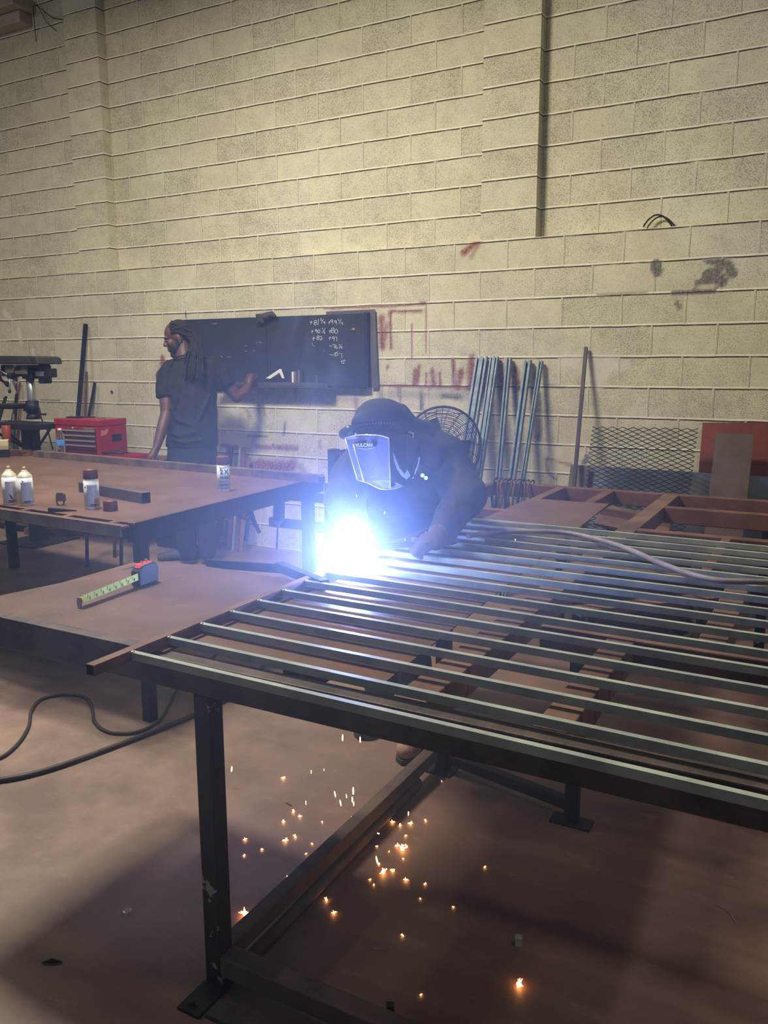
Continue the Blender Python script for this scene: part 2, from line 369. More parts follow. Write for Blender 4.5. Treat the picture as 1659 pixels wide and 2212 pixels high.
for pts, r, a in [([(700, 667), (820, 663), (916, 655)], 4, .7), ([(912, 656), (918, 655)], 6, .8), ([(921, 660), (921, 762)], 3.5, .55), ([(845, 673), (912, 672)], 5, .75),
        ([(843, 676), (845, 752)], 6, .75), ([(889, 700), (889, 775)], 3.5, .65), ([(824, 688), (826, 748)], 13, .8), ([(836, 700), (832, 730)], 9, .6), ([(800, 831), (1060, 838)], 5, .75),
        ([(897, 798), (896, 828)], 8, .8), ([(906, 790), (903, 826)], 6, .7), ([(921, 806), (920, 832)], 5, .7), ([(934, 800), (936, 832)], 7, .7), ([(950, 806), (951, 832)], 5, .8), ([(979, 778), (980, 836)], 6, .8),
        ([(996, 805), (990, 838)], 10, .8), ([(1020, 775), (1016, 838)], 12, .85), ([(1034, 792), (1040, 838)], 12, .75), ([(1076, 786), (1082, 838)], 11, .85), ([(1112, 800), (1116, 838)], 11, .8),
        ([(1000, 547), (1024, 528), (1040, 514)], 9, .75), ([(1018, 555), (1032, 530)], 7, .4), ([(862, 842), (866, 880)], 6, .5), ([(768, 860), (770, 888)], 6, .5), ([(1182, 990), (1232, 1004)], 6, .6), ([(1180, 994), (1184, 1022), (1200, 1034)], 6, .6),
        ([(352, 774), (350, 802)], 11, .7), ([(566, 862), (572, 896)], 5, .4), ([(690, 948), (692, 968)], 6, .4), ([(556, 966), (640, 968)], 8, .6), ([(480, 962), (512, 967)], 8, .7),
        ([(528, 1004), (632, 1010)], 24, .75), ([(528, 1050), (560, 1055)], 30, .6), ([(838, 790), (836, 796)], 5, .6), ([(1150, 850), (1150, 850)], 6, .3), ([(760, 700), (770, 702)], 4, .3), ([(1060, 830), (1130, 832)], 5, .5)]:
    stroke(pts, r, RD, a)
for pts, r, a in [([(906, 838), (1060, 839), (1180, 834), (1222, 836)], 3.2, .85), ([(910, 850), (911, 884)], 7, .75), ([(955, 856), (992, 858)], 9, .7), ([(1165, 852), (1166, 925), (1164, 948)], 8, .7), ([(1044, 845), (1046, 905)], 9, .6),
        ([(822, 848), (824, 872)], 12, .4), ([(616, 912), (613, 940)], 5, .7), ([(534, 888), (540, 900)], 10, .4), ([(535, 942), (578, 943)], 5, .6), ([(845, 852), (1020, 855)], 14, .3), ([(1075, 850), (1082, 920)], 10, .4),
        ([(560, 843), (575, 855), (592, 840)], 12, .4), ([(600, 850), (780, 856)], 15, .22), ([(1110, 850), (1112, 905)], 7, .35), ([(650, 1010), (662, 1030)], 14, .4)]:
    stroke(pts, r, DK, a)
for pts, r, a in [([(520, 954), (582, 956), (610, 968), (625, 970)], 1.6, .7), ([(680, 975), (700, 985)], 1.6, .5), ([(88, 863), (128, 865)], 3.5, .8), ([(20, 592), (165, 588)], 6, .6), ([(1290, 637), (1330, 636), (1395, 632)], 4, .5)]:
    stroke(pts, r, '3b3026', a)
for pts, r, a in [([(1418, 572), (1420, 586)], 10, .9), ([(1532, 592), (1558, 606)], 12, .9), ([(1572, 572), (1582, 590)], 10, .9), ([(1548, 570), (1552, 590)], 6, .8), ([(1505, 612), (1530, 608)], 6, .7), ([(1525, 565), (1560, 563)], 5, .7), ([(1455, 632), (1545, 628)], 5, .8), ([(1463, 655), (1466, 664)], 6, .6), ([(1268, 985), (1262, 1000)], 6, .7)]:
    stroke(pts, r, '5d5a55', a, soft=.35, rag=1.6)
for pts, r, a in [([(1225, 778), (1320, 778), (1295, 815)], 16, .5), ([(1265, 800), (1290, 830)], 14, .5), ([(1335, 795), (1350, 790)], 12, .4), ([(40, 712), (46, 742)], 7, .8), ([(70, 755), (72, 775)], 6, .7), ([(112, 762), (114, 772)], 5, .6), ([(10, 675), (20, 685)], 10, .7),
        ([(250, 784), (285, 790)], 3, .6), ([(700, 905), (705, 930)], 12, .5), ([(660, 925), (665, 935)], 10, .4), ([(862, 790), (870, 800)], 16, .35)]:
    stroke(pts, r, PL, a, soft=.5, rag=1.2)
ca = me.color_attributes.new('stain', 'FLOAT_COLOR', 'POINT'); ca.data.foreach_set('color', rgb.astype(np.float32).ravel())
for n, (a, b) in enumerate(pil):
    if b*BL < XA or a*BL > XB: continue
    o = MB().box(a*BL, b*BL, 0, REC+.05, LEDGE, TOP).go('trim_%d' % (n+1), pilm); o['kind'] = 'structure'
o = MB().add([(-3.2, -14, 5.3), (11.4, -14, 5.3), (11.4, .3, 5.3), (-3.2, .3, 5.3)], [(0, 1, 2, 3)]).go('ceiling', mat('roof_deck', '1c1d1f', '2a2a2a', .8)); o['kind'] = 'structure'
# roof beam seat and brace in the far upper left corner
t = thing('roof_beam', 'cream painted steel roof beam ending on the block wall in the upper left corner', 'beam', (-.6, -.1, 4.7))
bm_ = mat('cream_steel', '9d9482', 'b3a994', .6, .1, 6)
MB().box(-3.0, .36, -.16, .09, 4.80, 4.90).box(-3.0, .30, -.05, .09, 4.70, 4.80).go('flange', bm_, t, bevel=.01)
MB().tube([(-.9, -.7, 5.25), (.12, -.14, 4.83)], .022).go('brace_rod', bm_, t, True)
b = MB()
for a_, b_ in (((.40, .03, 4.84), (.34, .085, 4.56)), ((.44, .03, 4.86), (.62, .085, 4.60)), ((.42, .03, 4.85), (.80, .085, 4.66))):
    a_, b_ = V(a_), V(b_); b.tube([a_, (a_+b_)/2+V((0, 0, -.05)), b_], .003, 5)
tag(b.go('cobweb_strand', dark), 'dusty cobweb strands hanging off the roof beam over the block wall', 'cobweb', kind='stuff')

# ------------------------------------------------------------ floor
m = bpy.data.materials.new('dusty_concrete'); m.use_nodes = True; nt = m.node_tree; N = nt.nodes; L = nt.links
b = N['Principled BSDF']; b.inputs['Roughness'].default_value = .55
g = N.new('ShaderNodeNewGeometry')
def fn(sc, det, rough=.6, st=None):
    n = N.new('ShaderNodeTexNoise'); n.inputs['Scale'].default_value = sc; n.inputs['Detail'].default_value = det; n.inputs['Roughness'].default_value = rough
    if st:
        mp = N.new('ShaderNodeMapping'); mp.inputs['Scale'].default_value = st; mp.inputs['Rotation'].default_value = (0, 0, .4); L.new(g.outputs['Position'], mp.inputs[0]); L.new(mp.outputs[0], n.inputs[0])
    else: L.new(g.outputs['Position'], n.inputs[0])
    return n.outputs['Fac']
def rp(f, p0, p1, c0, c1):
    r = N.new('ShaderNodeValToRGB'); r.color_ramp.elements[0].position = p0; r.color_ramp.elements[1].position = p1; r.color_ramp.elements[0].color = s2l(c0); r.color_ramp.elements[1].color = s2l(c1); L.new(f, r.inputs[0]); return r.outputs[0]
def mx(f, a, b_):
    n = N.new('ShaderNodeMix'); n.data_type = 'RGBA'
    for s_, v_ in ((0, f), (6, a), (7, b_)):
        if isinstance(v_, (float, int)): n.inputs[s_].default_value = v_
        else: L.new(v_, n.inputs[s_])
    return n.outputs[2]
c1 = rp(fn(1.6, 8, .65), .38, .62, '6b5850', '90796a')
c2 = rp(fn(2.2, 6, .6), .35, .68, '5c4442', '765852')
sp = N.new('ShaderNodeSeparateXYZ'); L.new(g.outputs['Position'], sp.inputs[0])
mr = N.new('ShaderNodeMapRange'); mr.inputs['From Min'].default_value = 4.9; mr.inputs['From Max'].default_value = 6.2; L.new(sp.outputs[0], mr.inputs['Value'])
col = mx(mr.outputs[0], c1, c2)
def add_(a, b_, op='MULTIPLY'):
    n = N.new('ShaderNodeMath'); n.operation = op
    for s_, v_ in ((0, a), (1, b_)):
        if isinstance(v_, (float, int)): n.inputs[s_].default_value = v_
        else: L.new(v_, n.inputs[s_])
    return n.outputs[0]
sc_ = rp(fn(5, 8, .8, (1, 2.6, 1)), .56, .66, '000000', 'ffffff'); scw = N.new('ShaderNodeRGB'); scw.outputs[0].default_value = s2l('a8917c')
col = mx(add_(sc_, .22), col, scw.outputs[0])
spk = rp(fn(160, 2), .70, .76, '000000', 'ffffff'); sd = N.new('ShaderNodeRGB'); sd.outputs[0].default_value = s2l('3a2a26')
col = mx(add_(spk, .5), col, sd.outputs[0]); L.new(col, b.inputs['Base Color'])
bp = N.new('ShaderNodeBump'); bp.inputs['Strength'].default_value = .25; bp.inputs['Distance'].default_value = .004; L.new(fn(45, 5), bp.inputs['Height']); L.new(bp.outputs[0], b.inputs['Normal'])
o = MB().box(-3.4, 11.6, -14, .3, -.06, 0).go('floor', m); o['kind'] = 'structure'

# ------------------------------------------------------------ near welding table: an open tube frame with a plate on its left
ZT = .88
t = thing('welding_table', 'long low-lit welding table frame of rusty square tube in the foreground, half open on top', 'table', (6.6, -2.7, 0))
b = MB()
b.beam((5.02, -4.262, .84), (9.2, -4.262, .84), .05, .08); b.go('front_beam', beamt, t, bevel=.004, smooth=False)
MB().beam((5.42, -1.075, .84), (9.2, -1.075, .84), .05, .08).go('rear_beam', rust2, t, bevel=.004)
for x0, y in ((6.55, -3.60), (6.50, -2.86), (6.50, -2.14), (6.50, -1.50)):
    MB().beam((x0, y, .84), (9.2, y, .84), .05, .08).go('cross_beam', rust2 if y > -2.5 else rust, t, bevel=.004)
for x, y0, y1, w in ((5.04, -4.23, -3.60, .05), (5.85, -3.55, -1.10, .05), (6.13, -1.56, -1.10, .05), (6.46, -4.23, -1.10, .08), (6.77, -4.23, -3.63, .07), (6.86, -2.83, -2.17, .035), (6.98, -3.57, -2.89, .07), (6.13, -4.2, -1.56, .05)):
    MB().beam((x, y0, .842), (x, y1, .842), w, .074).go('side_beam', rust if y0 < -3 else rust2, t, bevel=.003)
MB().beam((5.04, -3.585, .84), (5.875, -3.585, .84), .05, .078).go('cross_beam', rust, t, bevel=.003)
MB().beam((6.56, -3.30, .835), (6.93, -2.93, .835), .06, .02).go('brace', rust, t)
MB().beam((5.42, -1.11, .84), (5.42, -1.9, .84), .05, .07).go('side_beam', rust2, t, bevel=.003)
MB().beam((5.40, -1.93, .84), (5.83, -1.93, .84), .05, .07).go('cross_beam', rust2, t, bevel=.003)
paint = mat('chipped_black_paint', '14151b', '1c1d24', .5, .3, 8, lo=.3, hi=.6)
nt = paint.node_tree; N = nt.nodes; L = nt.links
tc = N.new('ShaderNodeTexCoord'); n = N.new('ShaderNodeTexNoise'); n.inputs['Scale'].default_value = 11; n.inputs['Detail'].default_value = 4; n.inputs['Roughness'].default_value = .6; L.new(tc.outputs['Object'], n.inputs[0])
r = N.new('ShaderNodeValToRGB'); r.color_ramp.elements[0].position = .675; r.color_ramp.elements[1].position = .685; L.new(n.outputs[0], r.inputs[0])
mxn = N.new('ShaderNodeMix'); mxn.data_type = 'RGBA'; mxn.inputs[7].default_value = s2l('8d8c84'); L.new(r.outputs[0], mxn.inputs[0])
src = N['Principled BSDF'].inputs['Base Color'].links[0].from_socket; L.new(src, mxn.inputs[6]); L.new(mxn.outputs[2], N['Principled BSDF'].inputs['Base Color'])
for x, y, w in ((5.925, -4.262, .05), (5.96, -2.95, .05), (6.515, -3.08, .045), (7.95, -4.262, .05), (7.95, -1.1, .05), (5.87, -1.11, .05), (6.95, -1.1, .05)):
    MB().box(x-w/2, x+w/2, y-w/2, y+w/2, .006, .80).go('leg', paint, t, bevel=.003)
for x, y, w, l in ((5.925, -4.31, .07, .15), (6.515, -3.08, .14, .07), (5.96, -2.95, .1, .1)):
    MB().box(x-w/2, x+w/2, y-l/2, y+l/2, 0, .008).lathe([(.008, 0), (.008, .016)], (x-w*.1, y-l*.36, .003), n=6).go('foot_plate', dark, t)
MB().beam((5.925, -4.236, .075), (5.925, -2.975, .075), .045, .05).go('stretcher', dusty, t, bevel=.003)
MB().beam((5.95, -4.262, .075), (7.925, -4.262, .075), .055, .055).go('stretcher', dusty, t, bevel=.004)
o = MB().tube([on(500, 2112, Z=.021), on(903, 1690, Z=.021)], .019, 14).go('steel_pipe', dusty, None, True); tag(o, 'rusty round pipe lying on the floor along the right side of the long stretcher', 'pipe')
MB().beam((5.985, -2.95, .06), (6.49, -3.06, .06), .04, .04).go('stretcher', paint, t, bevel=.004)
# plates
P = [(4.965, -4.275), (5.80, -4.275), (5.80, -3.56), (5.35, -3.548), (5.128, -3.559)]
o = MB().prism([(x, y, .8805) for x, y in P], (0, 0, .006)).go('steel_plate', plate2)
tag(o, 'rusty chalk-marked steel plate on the near table, under the tape measure', 'plate')
P = [(5.832, -1.593), (6.24, -1.576), (6.375, -4.18), (5.81, -4.18)]
o = MB().prism([(x, y, .8805) for x, y in P], (0, 0, .004)).go('steel_sheet', plate)
tag(o, 'long brown steel sheet lying on the table frame to the right of the welder', 'sheet')
t2 = thing('angle_iron', 'short rusty angle iron along the near edge of the plate on the near table', 'angle iron', (5.4, -4.26, .887))
MB().beam((5.20, -4.268, .8890), (5.74, -4.268, .8890), .034, .0045).beam((5.20, -4.290, .8795), (5.74, -4.290, .8795), .005, .026).go('angle_iron', beamt, t2)
o = MB().beam((5.30, -3.53, .892), (5.58, -3.47, .892), .012, .03).beam((5.57, -3.47, .90), (5.84, -3.60, .90), .03, .03).go('flat_bar', dark)
tag(o, 'dark bent flat bar lying at the back edge of the plate left of the arc', 'bar')

# ------------------------------------------------------------ railing panel being welded: rail and pickets
gp = thing('railing_panel', 'steel railing panel being welded, brown end rail with many thin parallel pickets', 'railing panel', (6.6, -3.4, .887))
RX = 5.768
rail = MB().hollow((RX, -4.475, .901), (RX, -2.22, .901), .0254, .0254, .002).go('end_rail', rust, gp)
wm = mat('bright_weld_heat', '9a8a66', 'b8ab88', .35, .5, 30)
for i in range(17):
    y = -4.355+.1235*i
    MB().beam((RX+.0125, y, .9), (8.9, y-.05, .9015), .0145, .019).go('picket', mill, gp)
    MB().ell((RX+.014, y-.002, .909), (.006, .009, .004), n=8, k=6).go('weld_bead', wm, gp, True)

# ------------------------------------------------------------ big worktable on the left
ZB = .92
A, B_, C_, D_ = V((4.643, -3.21, ZB)), V((4.559, -1.61, ZB)), V((.75, -1.33, ZB)), V((.75, -3.05, ZB))
t = thing('work_table', 'large rust-brown steel worktable carrying spray cans, bottle and square tube', 'table', (2.6, -2.0, 0))
MB().prism([A, B_, C_, D_], (0, 0, -.008)).go('tabletop', plate, t)
# near strip of the top, parted from it by slots with bridging tabs
n = (D_-A).normalized(); q = V((n.y, -n.x, 0)); q = q if q.y < 0 else -q
b = MB(); b.beam(A+q*.062+V((0, 0, -.004)), D_+q*.062+V((0, 0, -.004)), .048, .008)
k = 0.0
while k < 3.8:
    w = .035; c = A+n*(.10+k+w/2)+q*.019+V((0, 0, -.004)); b.obox(c, n*w/2, q*.020, V((0, 0, .004))); k += .30
b.go('edge_strip', plate, t)
MB().beam(A+q*.085+V((0, 0, -.02)), D_+q*.085+V((0, 0, -.02)), .006, .05).go('edge_angle', mat('worn_steel_edge', '5b5450', '837b74', .45, .5, 8), t)
MB().beam(A+q*-.04+V((0, 0, -.045)), D_+q*-.04+V((0, 0, -.045)), .05, .07).go('front_beam', dark, t)
MB().beam(A+V((-.03, 0, -.05)), B_+V((-.03, 0, -.05)), .05, .075).go('side_beam', darker, t)
MB().beam(A+V((.0, .0, -.018)), B_+V((.0, 0, -.018)), .012, .045).go('edge_angle', dark, t)
e0, e1 = on(72, 974, Z=ZB+.044), on(688, 1027, Z=ZB+.044)
MB().beam(e0+V((0, 0, -.022)), e1+V((0, 0, -.022)), .010, .046).beam(e0+V((0, .03, -.003)), e1+V((0, .03, -.003)), .05, .006).go('back_angle', mat('dusty_angle', '4e4543', '7d6a5f', .5, .3, 9), t)
for x, y, w in ((4.60, -3.15, .05), (1.594, -1.55, .06), (4.50, -1.70, .06), (.85, -2.95, .06)):
    MB().box(x-w/2, x+w/2, y-w/2, y+w/2, 0, ZB-.01).go('leg', dark, t, bevel=.004)


# ------------------------------------------------------------ things on the big worktable
def spray_can(name, lab, px, py, capped, rot=0.0):
    p = on(px, py, Z=ZB); t = thing(name, lab, 'spray can', p, 'spray paint cans on the worktable')
    r = .034
    MB().lathe([(r-.003, 0), (r-.001, .0015), (r-.001, .003), (r, .006), (r, .150), (r-.001, .153)], p, n=28).go('can_body', white, t, True)
    MB().lathe([(r+.0003, .012), (r+.0003, .144)], p, n=28).go('label_wrap', label, t, True)
    if capped:
        MB().lathe([(r-.0005, .150), (r, .153), (r-.0005, .196), (r-.003, .200)], p, n=28).lathe([(.02, .199), (.018, .201)], p, n=20).go('cap', capm, t, True)
    else:
        MB().lathe([(r, .150), (r-.002, .156), (r-.004, .158), (.022, .168), (.019, .172), (.0135, .176), (.0135, .181), (.008, .183)], p, n=24).go('dome', alu2, t, True)
        MB().lathe([(.0065, .182), (.0075, .186), (.007, .198), (.005, .200)], p, n=12).go('nozzle', nozm, t, True)
    for c in t.children:
        c.scale = (1, 1, .93)
    return t, p
alu2 = mat('pale_dome', 'b9b295', 'd0c9ad', .4, .3, 40); nozm = mat('nozzle_cream', 'd2c8a4', 'a07a66', .6, 0, 90)
def face(p, dx, z, dy=.0):       # a point on the can surface turned towards the camera
    a = V((CX-p.x, CY-p.y, 0)).normalized(); s = V((-a.y, a.x, 0)) if V((-a.y, a.x, 0)).dot(RT) > 0 else V((a.y, -a.x, 0))
    return p+a*(math.sqrt(max(.0345**2-dx*dx, 0))+.0006)+s*dx+V((0, 0, z*.93)), s
def curved_text(s_, size, p, x0, z, m, par, name, bold=0):
    x = x0
    for ch in s_:
        if ch == ' ': x += size*.35; continue
        q, s = face(p, x+size*.28, z); a = (q-p); a.z = 0; tdir = V((-a.y, a.x, 0)).normalized()
        if tdir.dot(s) < 0: tdir = -tdir
        text(ch, name, size, q-tdir*size*.28, tdir, (0, 0, 1), m, par, .0004, bold); x += size*(.34 if ch in 'I' else .78 if ch in 'M' else .64)
t, p = spray_can('spray_can', 'brown capped can of primer marked 2X standing near the right edge of the worktable', 484, 1060, True)
curved_text('2X', .034, p, -.018, .100, blue, t, 'lettering', .0012)
curved_text('PRIMER', .016, p, -.021, .073, ink, t, 'lettering', .0003)
for z, w, h in ((.138, .020, .003), (.133, .018, .0015), (.090, .022, .0018), (.060, .022, .0012), (.056, .022, .0012), (.052, .018, .001), (.040, .024, .004), (.033, .022, .0012), (.022, .02, .001), (.018, .02, .001)):
    b = MB()
    for k in range(8):
        q, s = face(p, -w+w*2*(k+.5)/8, z); a = (q-p); a.z = 0; td = V((-a.y, a.x, 0)).normalized(); b.obox(q, td*w/8, a.normalized()*.0003, V((0, 0, h/2)))
    b.go('print_line', ink, t)
t, p = spray_can('spray_can', 'brown capped spray can standing beside the loose brown cap', 200, 1098, True)
def backprint(t, p):
    for z, w, h, mm in ((.128, .016, .001, ink), (.075, .024, .09, mat('small_print', 'a3a6ab', 'c0c3c6', .5, 0, 350, lo=.45, hi=.55)), (.024, .014, .004, ink), (.018, .013, .001, ink), (.014, .013, .001, ink)):
        b = MB()
        for k in range(10):
            q, s = face(p, -w+.004+w*2*(k+.5)/10, z); a = (q-p); a.z = 0; td = V((-a.y, a.x, 0)).normalized(); b.obox(q, td*w/10, a.normalized()*.0003, V((0, 0, h/2)))
        b.go('small_print', mm, t)
backprint(t, p)
q, s = face(p, -.026, .112); MB().ell(q, (.003, .003, .006), n=8, k=6).go('round_emblem', mat('olive_mark', '4b4a22'), t)
t, p = spray_can('spray_can', 'uncapped white spray can with a dark smear, leftmost on the worktable', 24, 1089, False); backprint(t, p)
q, s = face(p, .002, .040); MB().prism([q-s*.008+V((0, 0, .02)), q+s*.004+V((0, 0, .006)), q+s*.010-V((0, 0, .012)), q-s*.002-V((0, 0, .004))], (q-p).normalized()*.0008).go('smear', capm, t)
t, p = spray_can('spray_can', 'uncapped white spray can with a torn label, second from the left on the worktable', 58, 1091, False); backprint(t, p)
q, s = face(p, -.012, .12); MB().prism([q-s*.004+V((0, 0, .012)), q+s*.010+V((0, 0, .004)), q+s*.006-V((0, 0, .012)), q+s*.002], (q-p).normalized()*.0008).go('torn_patch', ink, t)
p = on(239, 1103, Z=ZB)
o = MB().lathe([(.0315, 0), (.0325, .002), (.0318, .045), (.029, .050)], p, n=28).lathe([(.02, .049), (.018, .0505)], p, n=20).go('loose_spray_lid', capm, None, True)
tag(o, 'loose dark brown spray can cap standing on the worktable in front of the square tube', 'cap')
# square tube
a, b_ = on(180, 1062, Z=ZB), on(316, 1087, Z=ZB)
o = MB().hollow(a+V((0, 0, .027)), b_+V((0, 0, .027)), .05, .052, .003).go('square_tube', mat('blue_grey_steel', '443f45', '5c5459', .5, .3, 6))
tag(o, 'short open ended square steel tube lying on the worktable behind the cans', 'steel tube')
# wedge and clip
a, b_ = on(105, 1106, Z=ZB), on(166, 1104, Z=ZB)
d = (b_-a).normalized(); s = V((-d.y, d.x, 0))
o = MB().add([a-s*.012+V((0, 0, .0)), a+s*.012, a+s*.012+V((0, 0, .02)), a-s*.012+V((0, 0, .02)), b_-s*.004, b_+s*.004, b_+s*.004+V((0, 0, .004)), b_-s*.004+V((0, 0, .004))],
   [(0, 1, 2, 3), (7, 6, 5, 4), (0, 4, 5, 1), (1, 5, 6, 2), (2, 6, 7, 3), (3, 7, 4, 0)]).go('steel_wedge', dark)
tag(o, 'dark tapered steel wedge lying near the slotted edge of the worktable', 'wedge')
p = on(131, 1092, Z=ZB); t = thing('clamp_pad', 'small grey U shaped clip standing on the worktable behind the steel wedge', 'clip', p)
cg = mat('taupe_metal', '6e5a4c', '84705f', .5, .3, 20)
u = V((.88, .47, 0)); MB().prism([p+u*-.022+V((0, 0, .02)), p+u*-.02+V((0, 0, .055)), p+u*-.012+V((0, 0, .062)), p+u*.012+V((0, 0, .062)), p+u*.02+V((0, 0, .055)), p+u*.022+V((0, 0, .02))], V((-.3, .5, 0)).normalized()*.02).go('clip_body', cg, t)
MB().tube([p+u*-.018+V((0, 0, .022)), p+u*-.014+V((0, 0, .004)), p+u*-.006+V((0, 0, .003))], .003, 6).tube([p+u*.018+V((0, 0, .022)), p+u*.015+V((0, 0, .004)), p+u*.006+V((0, 0, .003))], .003, 6).go('clip_legs', dark, t)
# bottle
p = on(133, 988, Z=ZB); t = thing('water_bottle', 'clear plastic water bottle with a blue label standing at the back of the worktable', 'bottle', p)
MB().lathe([(.026, 0), (.031, .004), (.0325, .02), (.030, .03), (.0325, .04), (.030, .052), (.0325, .064), (.031, .08), (.0325, .11), (.0325, .135), (.030, .155), (.020, .178), (.0135, .188), (.0135, .196)], p, n=24).go('bottle_body', glassm, t, True)
MB().lathe([(.0328, .088), (.0330, .09), (.0330, .125), (.0328, .127)], p, n=24).go('bottle_label', mat('bottle_blue', '2f66b8', '5f93d2', .4, 0, 40), t, True)
MB().lathe([(.0145, .194), (.0145, .207), (.013, .209)], p, n=16).go('bottle_cap', white, t, True)
q = on(164, 993, Z=ZB); o = MB().lathe([(.012, 0), (.013, .002), (.012, .009), (.010, .010)], q, n=16).go('bottle_lid', white, None, True)
tag(o, 'small white bottle lid lying flat on the worktable beside the water bottle', 'lid')
# box stack at the left margin
a = on(-30, 990, Z=ZB); c = on(20, 988, Z=ZB); dd = (c-a).normalized(); nn_ = V((-dd.y, dd.x, 0)); nn_ = nn_ if nn_.y > 0 else -nn_
def stackbox(z0, z1, w, m, name, lab, cat, ins=0):
    o = MB().obox((a+c)/2+nn_*w/2+V((0, 0, (z0+z1)/2)), dd*((c-a).length/2-ins), nn_*w/2, V((0, 0, (z1-z0)/2))).go(name, m, None, bevel=.002); tag(o, lab, cat); return o
stackbox(0, .058, .14, blackp, 'black_case', 'black box at the far left of the worktable under the cream carton', 'box')
stackbox(.058, .082, .13, tan, 'tan_box', 'flat tan box between the black box and the cream lettered carton', 'box')
o = stackbox(.082, .122, .13, cream, 'cream_carton', 'cream carton with the letters CEL on top of the tan box at the left edge', 'box')
text('CEL', 'lettering', .026, on(0.2, 977, Z=ZB)+V((0, 0, .094))-nn_*.002, dd, (0, 0, 1), ink, o, .0008, .0005)
p = on(17, 972, Y=-.98); p.z = ZB
o = MB().lathe([(.034, 0), (.036, .002), (.038, .14), (.036, .143)], p, n=20).lathe([(.0385, .0), (.0385, .001)], p, n=20).go('red_cup', mat('terracotta', '8a4032', '9a4a3b', .5, 0, 12), None, True)
tag(o, 'terracotta red cup standing behind the cream carton', 'cup')
p = on(58, 984, Z=ZB); t = thing('tie_down_strap', 'coiled brown leather strap with loops lying next to the cream carton', 'strap', p)
b = MB()
for k, (rx, ry, z, ox) in enumerate(((.055, .035, .012, 0), (.05, .03, .024, .01), (.045, .04, .034, -.01))):
    pts = [p+u*(ox+rx*cos(v*pi/10))+V((-.48, .87, 0))*ry*sin(v*pi/10)+V((0, 0, z)) for v in range(21)]
    for i in range(20): b.beam(pts[i], pts[i+1], .004, .013)
b.go('strap_coil', leather, t)
b = MB()
for k in range(3): b.obox(p-u*.075+V((0, 0, .012+k*.013)), u*.05, V((-.48, .87, 0))*.02, V((0, 0, .005)))
b.go('strap_ends', leather, t, bevel=.002)

# ------------------------------------------------------------ red toolbox on its stand
sx0, sy0, sz0 = 1.285, -.80, .79
t = thing('tool_stand', 'low stand with bent tube legs behind the big worktable, carrying the red toolbox', 'stand', (1.9, -.6, 0))
MB().box(1.15, 2.27, -.98, -.28, .765, .789).go('stand_top', redd, t)
for p, q in (((2.076, -1.254, .0), (2.10, -.97, .76)), ((2.441, -1.245, .0), (2.25, -.95, .76)), ((2.029, -.92, .0), (2.03, -.90, .76)), ((1.25, -.4, 0), (1.25, -.4, .76)), ((1.95, -.33, 0), (1.95, -.33, .76))):
    p, q = V(p), V(q); k = V((p.x, p.y+.02, .26))
    MB().tube([p, k, q], .014, 10).go('leg', mat('tube_leg', '4a403e', '6e6460', .4, .5, 20), t, True)
x0, x1, y0, y1, z0, z1 = 1.285, 1.815, -.82, -.50, .79, 1.125
t = thing('tool_chest', 'red metal toolbox with four silver-edged drawers standing behind the worktable', 'toolbox', (1.55, -.7, z0))
MB().box(x0, x1, y0+.012, y1, z0, z1-.055).go('chest_body', redp, t, bevel=.004)
MB().box(x0-.003, x1+.003, y0+.006, y1+.003, z1-.053, z1).go('lid', redp, t, bevel=.005)
MB().box(x0+.04, x1-.035, y0+.009, y0+.0115, z0+.05, z1-.085).go('drawer_recess', redd, t)
for k in range(4):
    zz = z1-.092-k*.042
    d_ = MB().box(x0+.05, x1-.04, y0+.002, y0+.011, zz-.034, zz).go('drawer', redd, t)
    MB().box(x0+.048, x1-.038, y0-.006, y0+.003, zz-.010, zz+.004).go('drawer_pull', alu, d_, bevel=.002)
for k in range(3):
    MB().box(x0+.06+k*.15, x0+.16+k*.15, y0+.001, y0+.012, z0+.012, z0+.042).go('latch_pocket', blackp, t, bevel=.002)
MB().lathe([(.010, 0), (.010, .006)], (x0+.23, y0+.006, z1-.075), (0, -1, 0), 14).go('lock', alu, t, True)
o = MB().box(x1-.165, x1-.055, y0-.001, y0+.008, z1-.093, z1-.067).go('name_badge', alu, t)
b = MB()
for k in range(9): b.obox((x1-.156+k*.0115, y0-.0015, z1-.080+(k % 3-1)*.0015), V((.0032, 0, 0)), V((0, .0006, 0)), V((0, 0, .0075-.0012*(k % 2))))
b.go('badge_print', ink, o)
o = MB().obox((x1+.0015, y0+.205, z0+.175), V((.002, 0, 0)), V((0, .055, 0)), V((0, 0, .032))).go('side_handle', blackp, t, bevel=.004)
MB().obox((x1+.006, y0+.205, z0+.175), V((.004, 0, 0)), V((0, .042, 0)), V((0, 0, .008))).go('handle_grip', blackr, o, bevel=.002)
o = MB().prism([(x1+.0005, y0+.03, z0+.2), (x1+.0005, y0+.1, z0+.215), (x1+.0005, y0+.115, z0+.26), (x1+.0005, y0+.07, z0+.245), (x1+.0005, y0+.035, z0+.25)], (.002, 0, 0)).go('side_sticker', mat('sticker_pink', 'c98c88', 'b35a58', .5, 0, 60), t)
o = MB().box(1.33, 1.47, -.72, -.66, z1, z1+.012).box(1.36, 1.52, -.60, -.57, z1, z1+.008).go('flat_file', dark); tag(o, 'thin dark files lying on the lid of the red toolbox', 'file')
p = V((1.66, -.64, z1)); o = MB().lathe([(.016, 0), (.018, .004), (.012, .010), (.006, .016)], p, n=6).beam(p+V((.01, 0, .006)), p+V((.045, .01, .006)), .012, .01).go('pipe_fitting', cg); tag(o, 'small metal fitting on the lid of the red toolbox', 'fitting')
t = thing('parts_tray', 'low red metal tray to the right of the toolbox with black tools on it', 'tray', (2.02, -.75, .79))
